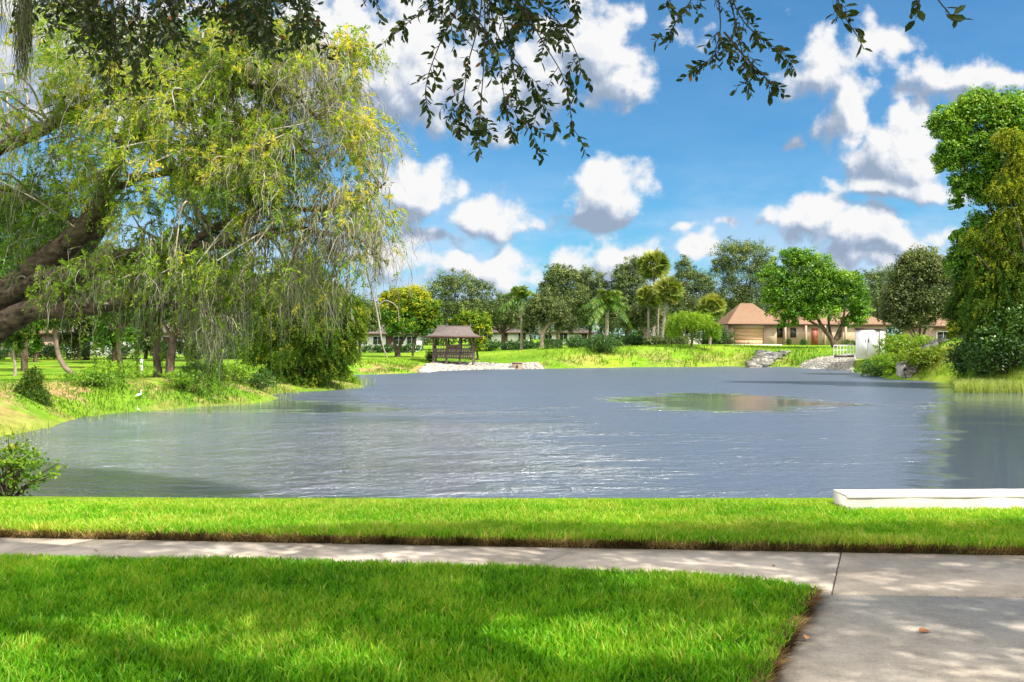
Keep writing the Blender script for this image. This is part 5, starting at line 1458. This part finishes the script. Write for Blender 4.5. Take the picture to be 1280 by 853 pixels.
def pavilion():
    D = 92.2; X0 = (567.5 - 640) / F * D
    fl = EYE - (442.5 - HY) / F * D          # floor height
    org = np.array([X0, D, float(ground_z(X0, D))])
    root = thing('garden_pavilion', org, 'dark wooden waterside pavilion with a flared mauve grey roof on stilts', 'pavilion')
    f = fl - org[2]
    hx, hy = 1.95, 1.6
    wd = M['wood_dark']
    m = MB(); m.box(-hx - .1, hx + .1, -hy - .1, hy + .1, f - .12, f)
    for k in range(18):
        a = -hx - .1 + (2 * hx + .2) * k / 18
        m.box(a + .01, a + .19, -hy - .135, -hy - .103, f - .42, f - .01)
    m.box(-hx - .12, hx + .12, -hy - .16, -hy - .137, f - .05, f + .04)
    m.build('deck', wd, root)
    for x in (-hx, -hx / 3, hx / 3, hx):
        for y in (-hy, hy):
            p = MB(); p.box(x - .07, x + .07, y - .07, y + .07, f + .003, f + 1.9); p.build('post', wd, root)
            if y < 0 or abs(x) > 1:
                p = MB(); gz = float(ground_z(X0 + x, D + y)) - org[2]
                p.box(x - .09, x + .09, y - .09 + .05, y + .09 + .05, gz - .3, f - .123); p.build('stilt', wd, root)
    for (xa, ya, xb, yb) in ((-hx, -hy, hx, -hy), (-hx, hy, hx, hy), (-hx, -hy, -hx, hy), (hx, -hy, hx, hy)):
        p = MB(); n = 15 if xa != xb else 12
        for z in (.10, .82):
            if xa != xb: p.box(xa + .07, xb - .07, ya - .035, ya + .035, f + z, f + z + .09)
            else: p.box(xa - .035, xa + .035, ya + .07, yb - .07, f + z, f + z + .09)
        for k in range(1, n):
            t = k / n; x = xa + (xb - xa) * t; y = ya + (yb - ya) * t
            p.box(x - .022, x + .022, y - .022, y + .022, f + .191, f + .819)
        p.build('railing', wd, root)
    p = MB()
    for k in range(24):
        a = -hx + 2 * hx * k / 24
        p.box(a + .012, a + .15, -hy - .075, -hy - .045, f + .05, f + .56)
    p.build('skirt_panel', wd, root)
    p = MB(); p.box(-.75, .65, .5, .95, f + .40, f + .47); p.box(-.75, .65, .97, 1.03, f + .5, f + .9)
    b = p.build('bench', M['wood_tan'], root)
    p = MB()
    for x in (-.65, .5): p.box(x, x + .07, .55, .9, f + .003, f + .398)
    p.build('bench_leg', wd, b)
    # flared roof
    rings = [(2.78, 2.45, 2.0), (2.35, 2.0, 2.12), (1.98, 1.55, 2.30), (1.80, 1.1, 2.58), (1.70, .62, 2.80), (1.64, .09, 2.98)]
    m = MB(); v = []
    for (a, b_, z) in rings:
        v += [(-a, -b_, z + f - .26), (a, -b_, z + f - .26), (a, b_, z + f - .26), (-a, b_, z + f - .26)]
    fc = [(4 * i + j, 4 * i + (j + 1) % 4, 4 * i + 4 + (j + 1) % 4, 4 * i + 4 + j) for i in range(5) for j in range(4)] + [(20, 21, 22, 23), (3, 2, 1, 0)]
    m.add(v, fc); r = m.build('roof', M['shingle_mauve'], root)
    e = MB(); z = f + 1.74
    e.box(-2.80, 2.80, -2.47, -2.45, z - .13, z + .01); e.box(-2.80, 2.80, 2.45, 2.47, z - .13, z + .01); e.box(-2.82, -2.80, -2.47, 2.47, z - .13, z + .01); e.box(2.80, 2.82, -2.47, 2.47, z - .13, z + .01)
    e.box(-hx - .1, hx + .1, -hy - .08, -hy + .08, f + 1.56, f + 1.725); e.box(-hx - .1, hx + .1, hy - .08, hy + .08, f + 1.56, f + 1.725)
    e.build('fascia', M['fascia'], r)
    rb = MB(); rb.tube([(-1.75, 0, f + 2.74), (1.75, 0, f + 2.74)], .07, 6); rb.build('ridge_cap', M['shingle_mauve'], r)
    for x in (-.72, 1.66):
        g = MB(); g.tube([(x, 0, f + 2.77), (x, 0, f + 2.90), (x, 0, f + 3.12)], [.09, .06, .012], 6); g.build('finial', M['shingle_mauve'], r)
    p = MB(); p.tube([(2.55, -.2, f + 1.85), (2.55, -.2, f + 2.4)], [.05, .03], 6); p.build('finial', M['shingle_mauve'], r)


pavilion()


def stones(name, label, cond, pxr, Dr, size, n, m, seed, lift=0.0, cat='stones', zf=None):
    rng = np.random.default_rng(seed)
    D = rng.uniform(*Dr, n); px = rng.uniform(*pxr, n); x = (px - 640) / F * D
    sd = shore_dist(x, D)
    k = cond(px, D, sd + 2.2 * (fbm(x * .45, D * .45, seed) - .5)); x, D = x[k], D[k]; n = len(x)
    z = ground_z(x, D) + lift + rng.uniform(-.02, .06, n)
    cube = np.array([(a, b, c) for c in (-1, 1) for b in (-1, 1) for a in (-1, 1)], float)
    V = cube[None] * rng.uniform(.55, 1.0, (n, 8, 3)) * (size * rng.uniform(.5, 1.3, n))[:, None, None] * np.array([1, 1, .6]) * .5
    th = rng.uniform(0, np.pi, n); c, s = np.cos(th), np.sin(th)
    V = np.stack([V[..., 0] * c[:, None] - V[..., 1] * s[:, None], V[..., 0] * s[:, None] + V[..., 1] * c[:, None], V[..., 2]], -1)
    V = V + np.column_stack([x, D, z])[:, None]
    f = np.array([(0, 2, 3, 1), (4, 5, 7, 6), (0, 1, 5, 4), (2, 6, 7, 3), (0, 4, 6, 2), (1, 3, 7, 5)])
    Fq = (np.arange(n)[:, None, None] * 8 + f[None]).reshape(-1, 4)
    mb = MB(); mb.add(V.reshape(-1, 3), Fq, np.repeat(rng.random(n), 6))
    tag(mb.build(name, M[m]), label, cat, kind='stuff')


def shore_things():
    stones('rubble_stones', 'pale rubble stones on the shore in front of and under the pavilion', lambda px, D, sd: (sd > -.5) & (sd < np.interp(px, [520, 545, 600, 625, 680], [1.5, 6.5, 6.8, 3.8, 2.6])) & (px > 524 + 3 * sd) & (px < 682 - 5 * sd), (524, 677), (80, 97), .34, 12500, 'stone_pale', 301)
    stones('beach_stones', 'pale pebbles on the small beach below the white railing', lambda px, D, sd: (sd > -.5) & (sd < 6.5) & (px > 1002 + sd * 4) & (px < 1066 + sd * 1.5), (1000, 1076), (82, 96), .26, 9000, 'stone_pale', 302)
    stones('grey_rocks', 'grey rocks tumbling to the water below the garage house', lambda px, D, sd: (sd > -.6) & (sd < 3.4) & (px > 936 + 4 * sd) & (px < 952 + 11 * sd), (930, 990), (90, 106), .62, 1700, 'stone_grey', 303, lift=.12)
    stones('stone_slope', 'grey stone slope on the right bank beside the grey block', lambda px, D, sd: (sd > -.5) & (sd < 3.6) & (px > 1130 + 6 * sd) & (px < 1142 + 12 * sd), (1128, 1184), (60, 72), .34, 5200, 'stone_grey', 304, lift=.10)
    # outlet headwall on the rubble shore
    def block(name, label, px0, px1, y1, D, dep, h, m, cat, rz=0):
        s = D / F; w = (px1 - px0) * s; x = ((px0 + px1) / 2 - 640) * s
        z = EYE - (y1 - HY) * s
        o = thing(name, (x, D, z), label, cat, rz=rz)
        b = MB(); b.box(-w / 2, w / 2, 0, dep, -.8, h); b.build('block', M[m], o)
        b = MB(); b.box(-w / 2 - .04, w / 2 + .04, -.04, dep + .04, h + .002, h + .09); b.build('coping', M[m], o)
        b = MB(); b.tube([(0, -.06, h * .42), (0, .05, h * .42)], min(w, h) * .22, 14); b.build('outlet_pipe', M['leg_dark'], o)
    block('outlet_headwall', 'small brown concrete outlet block on the pale rubble shore', 640, 653, 461.0, 89.6, .9, .52, 'tan_conc', 'concrete block')
    block('outlet_headwall', 'upright grey concrete block at the water beside the stone slope', 1126, 1136, 469, 66.8, .8, .85, 'grey_conc', 'concrete block')
    block('outlet_headwall', 'grey concrete block among the grey rocks below the garage', 951, 963, 452, 99.5, 1.0, .9, 'grey_conc', 'concrete block')
    # cream utility box up on the right bank
    z = float(ground_z((1151 - 640) / F * 72, 72))
    o = thing('utility_box', ((1151 - 640) / F * 72, 72, z), 'low cream utility box on the grass of the right bank', 'utility box', rz=.2)
    b = MB(); b.box(-.4, .4, -.3, .3, -.1, .52); b.build('cabinet', M['seawall'], o)
    b = MB(); b.box(-.44, .44, -.34, .34, .522, .6); b.build('lid', M['seawall'], o)
    # white shed
    D = 86.0; s = D / F; x = (1084 - 640) * s; z = EYE - (445 - HY) * s
    o = thing('white_shed', (x, D, z), 'narrow white shed with a dark flat roof at the edge of the water', 'shed', rz=-.55)
    w, dp, h = 2.05, 2.9, 2.42
    b = MB(); b.box(-w / 2, w / 2, 0, dp, -.3, h); b.build('wall', M['white_paint'], o)
    b = MB(); b.box(-w / 2 - .12, w / 2 + .12, -.15, dp + .12, h + .002, h + .16); b.build('roof', M['fascia'], o)
    for sx in (-1, 1):
        b = MB(); b.box(*(sorted((sx * .02, sx * .92))), -.05, -.004, .05, 2.2); d = b.build('door', M['white_paint'], o)
        b = MB(); b.box(sx * .12 - .03, sx * .12 + .03, -.1, -.052, 1.25, 1.6); b.build('handle', M['leg_dark'], d)
    b = MB(); b.box(w / 2 + .003, w / 2 + .09, -.09, .06, -.25, h - .02); b.build('corner_post', M['fascia'], o)
    for k, (ya, yb, za, zb) in enumerate(((.5, 1.0, 1.0, 1.35), (1.15, 1.7, .85, 1.2), (1.0, 1.5, 1.35, 1.6))):
        b = MB(); b.box(w / 2 + .003, w / 2 + .07, ya, yb, za + .6 - .6, zb); b.build('vent', M['shingle_dark'], o)
    # white railing left of the shed
    x0, x1 = (1046 - 640) * s, (1071 - 640) * s; zt = EYE - (432 - HY) * s
    o = thing('white_railing', ((x0 + x1) / 2, D + .8, zt - 1.0), 'low white railing with thin uprights left of the white shed', 'railing')
    a = (x1 - x0) / 2
    b = MB(); b.tube([(-a, 0, 1.0), (a, 0, 1.0)], .035, 6); b.tube([(-a, 0, .55), (a, 0, .55)], .025, 6); b.build('rail', M['white_paint'], o)
    for k in range(7):
        t = -a + 2 * a * k / 6
        b = MB(); b.tube([(t, 0, -.4), (t, 0, 1.04)], .032, 6); b.build('upright', M['white_paint'], o)
    b = MB(); b.box(-a, a, -.06, .06, -.12, .08); b.build('kick_board', M['wood_dark'], o)
    # street lamp
    D = 106; x = (747 - 640) / F * D; z = float(ground_z(x, D)); zt = EYE - (410 - HY) / F * D - z
    o = thing('street_lamp', (x, D, z), 'slim street lamp with a white globe by the stout feather palm', 'street lamp')
    b = MB(); b.tube([(0, 0, -.2), (0, 0, .3), (0, 0, .31), (0, 0, zt - .2)], [.09, .09, .05, .04], 8); b.build('pole', M['wood_dark'], o)
    g = MB(); th = np.linspace(-1.5, 1.5, 9); g.tube([(0, 0, zt + .24 * math.sin(t)) for t in th], [.24 * math.cos(t) for t in th], 12); g.build('globe', M['lamp_globe'], o, smooth=True)
    # white post on the left lawn
    D = 60; x = (177 - 640) / F * D; z = float(ground_z(x, D))
    o = thing('marker_post', (x, D, z), 'short white post on the lawn left of the dark trunked pair', 'post')
    b = MB(); b.box(-.07, .07, -.07, .07, -.2, .85); b.build('post', M['white_paint'], o)
    b = MB(); b.add([(-.1, -.1, .852), (.1, -.1, .852), (.1, .1, .852), (-.1, .1, .852), (0, 0, .97)], [(0, 1, 4), (1, 2, 4), (2, 3, 4), (3, 0, 4)]); b.add([(-.1, -.1, .852), (.1, -.1, .852), (.1, .1, .852), (-.1, .1, .852)], [(3, 2, 1, 0)]); b.build('cap', M['white_paint'], o)
    # egrets
    for (px, py, sc, rz, lab) in ((174, 508, .62, .3, 'white egret standing on the bare earth of the left bank'), (173, 518, .4, 2.6, 'small white egret wading at the edge of the left bank')):
        D = 36.9 if py > 515 else 38.6
        x = (px - 640) / F * D; z = max(float(ground_z(x, D)), WATER)
        o = thing('egret', (x, D, z), lab, 'bird', 'egrets at the left bank', rz=rz)
        o.scale = (sc,) * 3
        path = curve([(-.26, 0, .30), (-.15, 0, .33), (0, 0, .36), (.10, 0, .40), (.13, 0, .50), (.09, 0, .58), (.12, 0, .66), (.17, 0, .68)], 5)
        rad = np.interp(np.arange(len(path)), [0, 5, 10, 15, 20, 25, 30, 35], [.01, .055, .085, .055, .022, .018, .02, .022])
        b = MB(); b.tube(path, rad, 10); b.build('body', M['feather'], o, smooth=True)
        b = MB(); b.tube([(.185, 0, .68), (.27, 0, .668)], [.011, .002], 6); b.build('beak', M['beak'], o)
        for y in (-.03, .03):
            b = MB(); b.tube([(0, y, .30), (-.02, y, .16), (.01, y, 0.0), (.06, y, -.01)], [.010, .007, .007, .005], 5); b.build('leg', M['leg_dark'], o)
    # pale stones on the grassy spit
    rg = np.random.default_rng(41)
    for i, (px, D, sz, lab) in enumerate(((396, 55.5, .34, 'largest pale stone at the waterline under the cypress'), (402, 56, .24, 'middle sized pale stone at the waterline under the cypress'), (391, 55.2, .17, 'smallest pale stone at the waterline under the cypress'))):
        x = (px - 640) / F * D
        u = np.linspace(0, 2 * np.pi, 9)[:-1]; vv = []
        for z_, r_ in ((-.3, .6), (.05, 1.0), (.4, .8), (.62, .35)):
            for a in u: vv.append((math.cos(a) * r_ * sz * rg.uniform(.8, 1.2), math.sin(a) * r_ * sz * rg.uniform(.7, 1.1), z_ * sz * rg.uniform(.85, 1.1)))
        ff = [(8 * r_ + j, 8 * r_ + (j + 1) % 8, 8 * r_ + 8 + (j + 1) % 8, 8 * r_ + 8 + j) for r_ in range(3) for j in range(8)]
        vv.append((0, 0, .66 * sz)); b = MB(); b.add(vv, ff); b.add(vv, [(24 + j, 24 + (j + 1) % 8, 32) for j in range(8)], .9)
        r_ = b.build('rock', M['stone_pale']); r_.location = (x, D, max(float(ground_z(x, D)), WATER - .02))
        tag(r_, lab, 'rock', 'pale stones on the spit')


shore_things()


def near_things():
    # seawall cap
    o = thing('seawall_cap', (3.22, 8.84, .004), 'low cream concrete seawall cap at the right end of the back lawn', 'wall', rz=.012)
    b = MB(); L_ = 7.5
    b.box(0, L_, .0, .36, -.6, .165); b.build('wall_block', M['seawall'], o)
    rg = np.random.default_rng(5); b = MB(); n = 46; q = np.linspace(0, L_, n)
    w0 = rg.normal(0, .003, n); w1 = rg.normal(0, .003, n); zz = .185 + rg.normal(0, .0025, n)
    for (ya, za, yb, zb) in ((-.006, .166, -.004, 'z'), (-.004, 'z', .364, 'z'), (.364, 'z', .366, .166)):
        v = []
        for k in range(n):
            v += [(q[k], ya + w0[k], zz[k] if za == 'z' else za), (q[k], yb + (w1[k] if yb > .1 else w0[k]), zz[k] if zb == 'z' else zb)]
        b.add(v, [(2 * k, 2 * k + 2, 2 * k + 3, 2 * k + 1) for k in range(n - 1)])
    b.add([(0, -.005, .166), (0, .365, .166), (0, .365, zz[0]), (0, -.005, zz[0])], [(0, 1, 2, 3)])
    b.build('cap', M['seawall'], o)
    # fallen leaves
    for i, (x, y, z, rz, sc, lab) in enumerate(((2.39, 5.33, -.003, .2, .075, 'curled brown leaf lying alone on the pale walkway'), (1.66, 5.18, .012, 1.1, .06, 'small brown leaf caught on the edge of the front lawn by the walkway'), (-3.1, 6.86, .11, 2.0, .06, 'reddish brown leaf resting on the front lawn grass at the left'),
                                               (1.95, 6.85, .003, .7, .035, 'tiny brown leaf on the sidewalk above the lawn corner'), (2.9, 6.0, .003, 2.2, .03, 'tiny brown leaf by the joint of sidewalk and walkway'))):
        m = MB(); n = 9; t = np.linspace(0, 1, n); w = .30 * np.sin(np.pi * t ** .8) + .01
        q = []
        for k in range(n):
            q += [((t[k] - .5) * sc, -w[k] * sc, .02 * sc + .30 * sc * w[k] + .22 * sc * (t[k] - .5) ** 2), ((t[k] - .5) * sc, 0, .02 * sc + .3 * sc * (t[k] - .5) ** 2), ((t[k] - .5) * sc, w[k] * sc, .02 * sc + .85 * sc * w[k] + .2 * sc * (t[k] - .5) ** 2)]
        f = [(3 * k + j, 3 * k + 3 + j, 3 * k + 4 + j, 3 * k + 1 + j) for k in range(n - 1) for j in (0, 1)]
        m.add(q, f)
        l = m.build('fallen_leaf', M['dead_leaf']); l.location = (x, y, z); l.rotation_euler = (0, 0, rz)
        tag(l, lab, 'leaf', 'fallen leaves')
    # loose bush growing up at the near left waterline
    root = shrub('waterside_bush', 'loose leafy bush rising behind the back lawn at the left edge', 'bush', 8, 10.2, .85, .70, 'yellow', 210, n=2000, leaf=.05, lumps=8, tb=.28, lift=.0)


near_things()
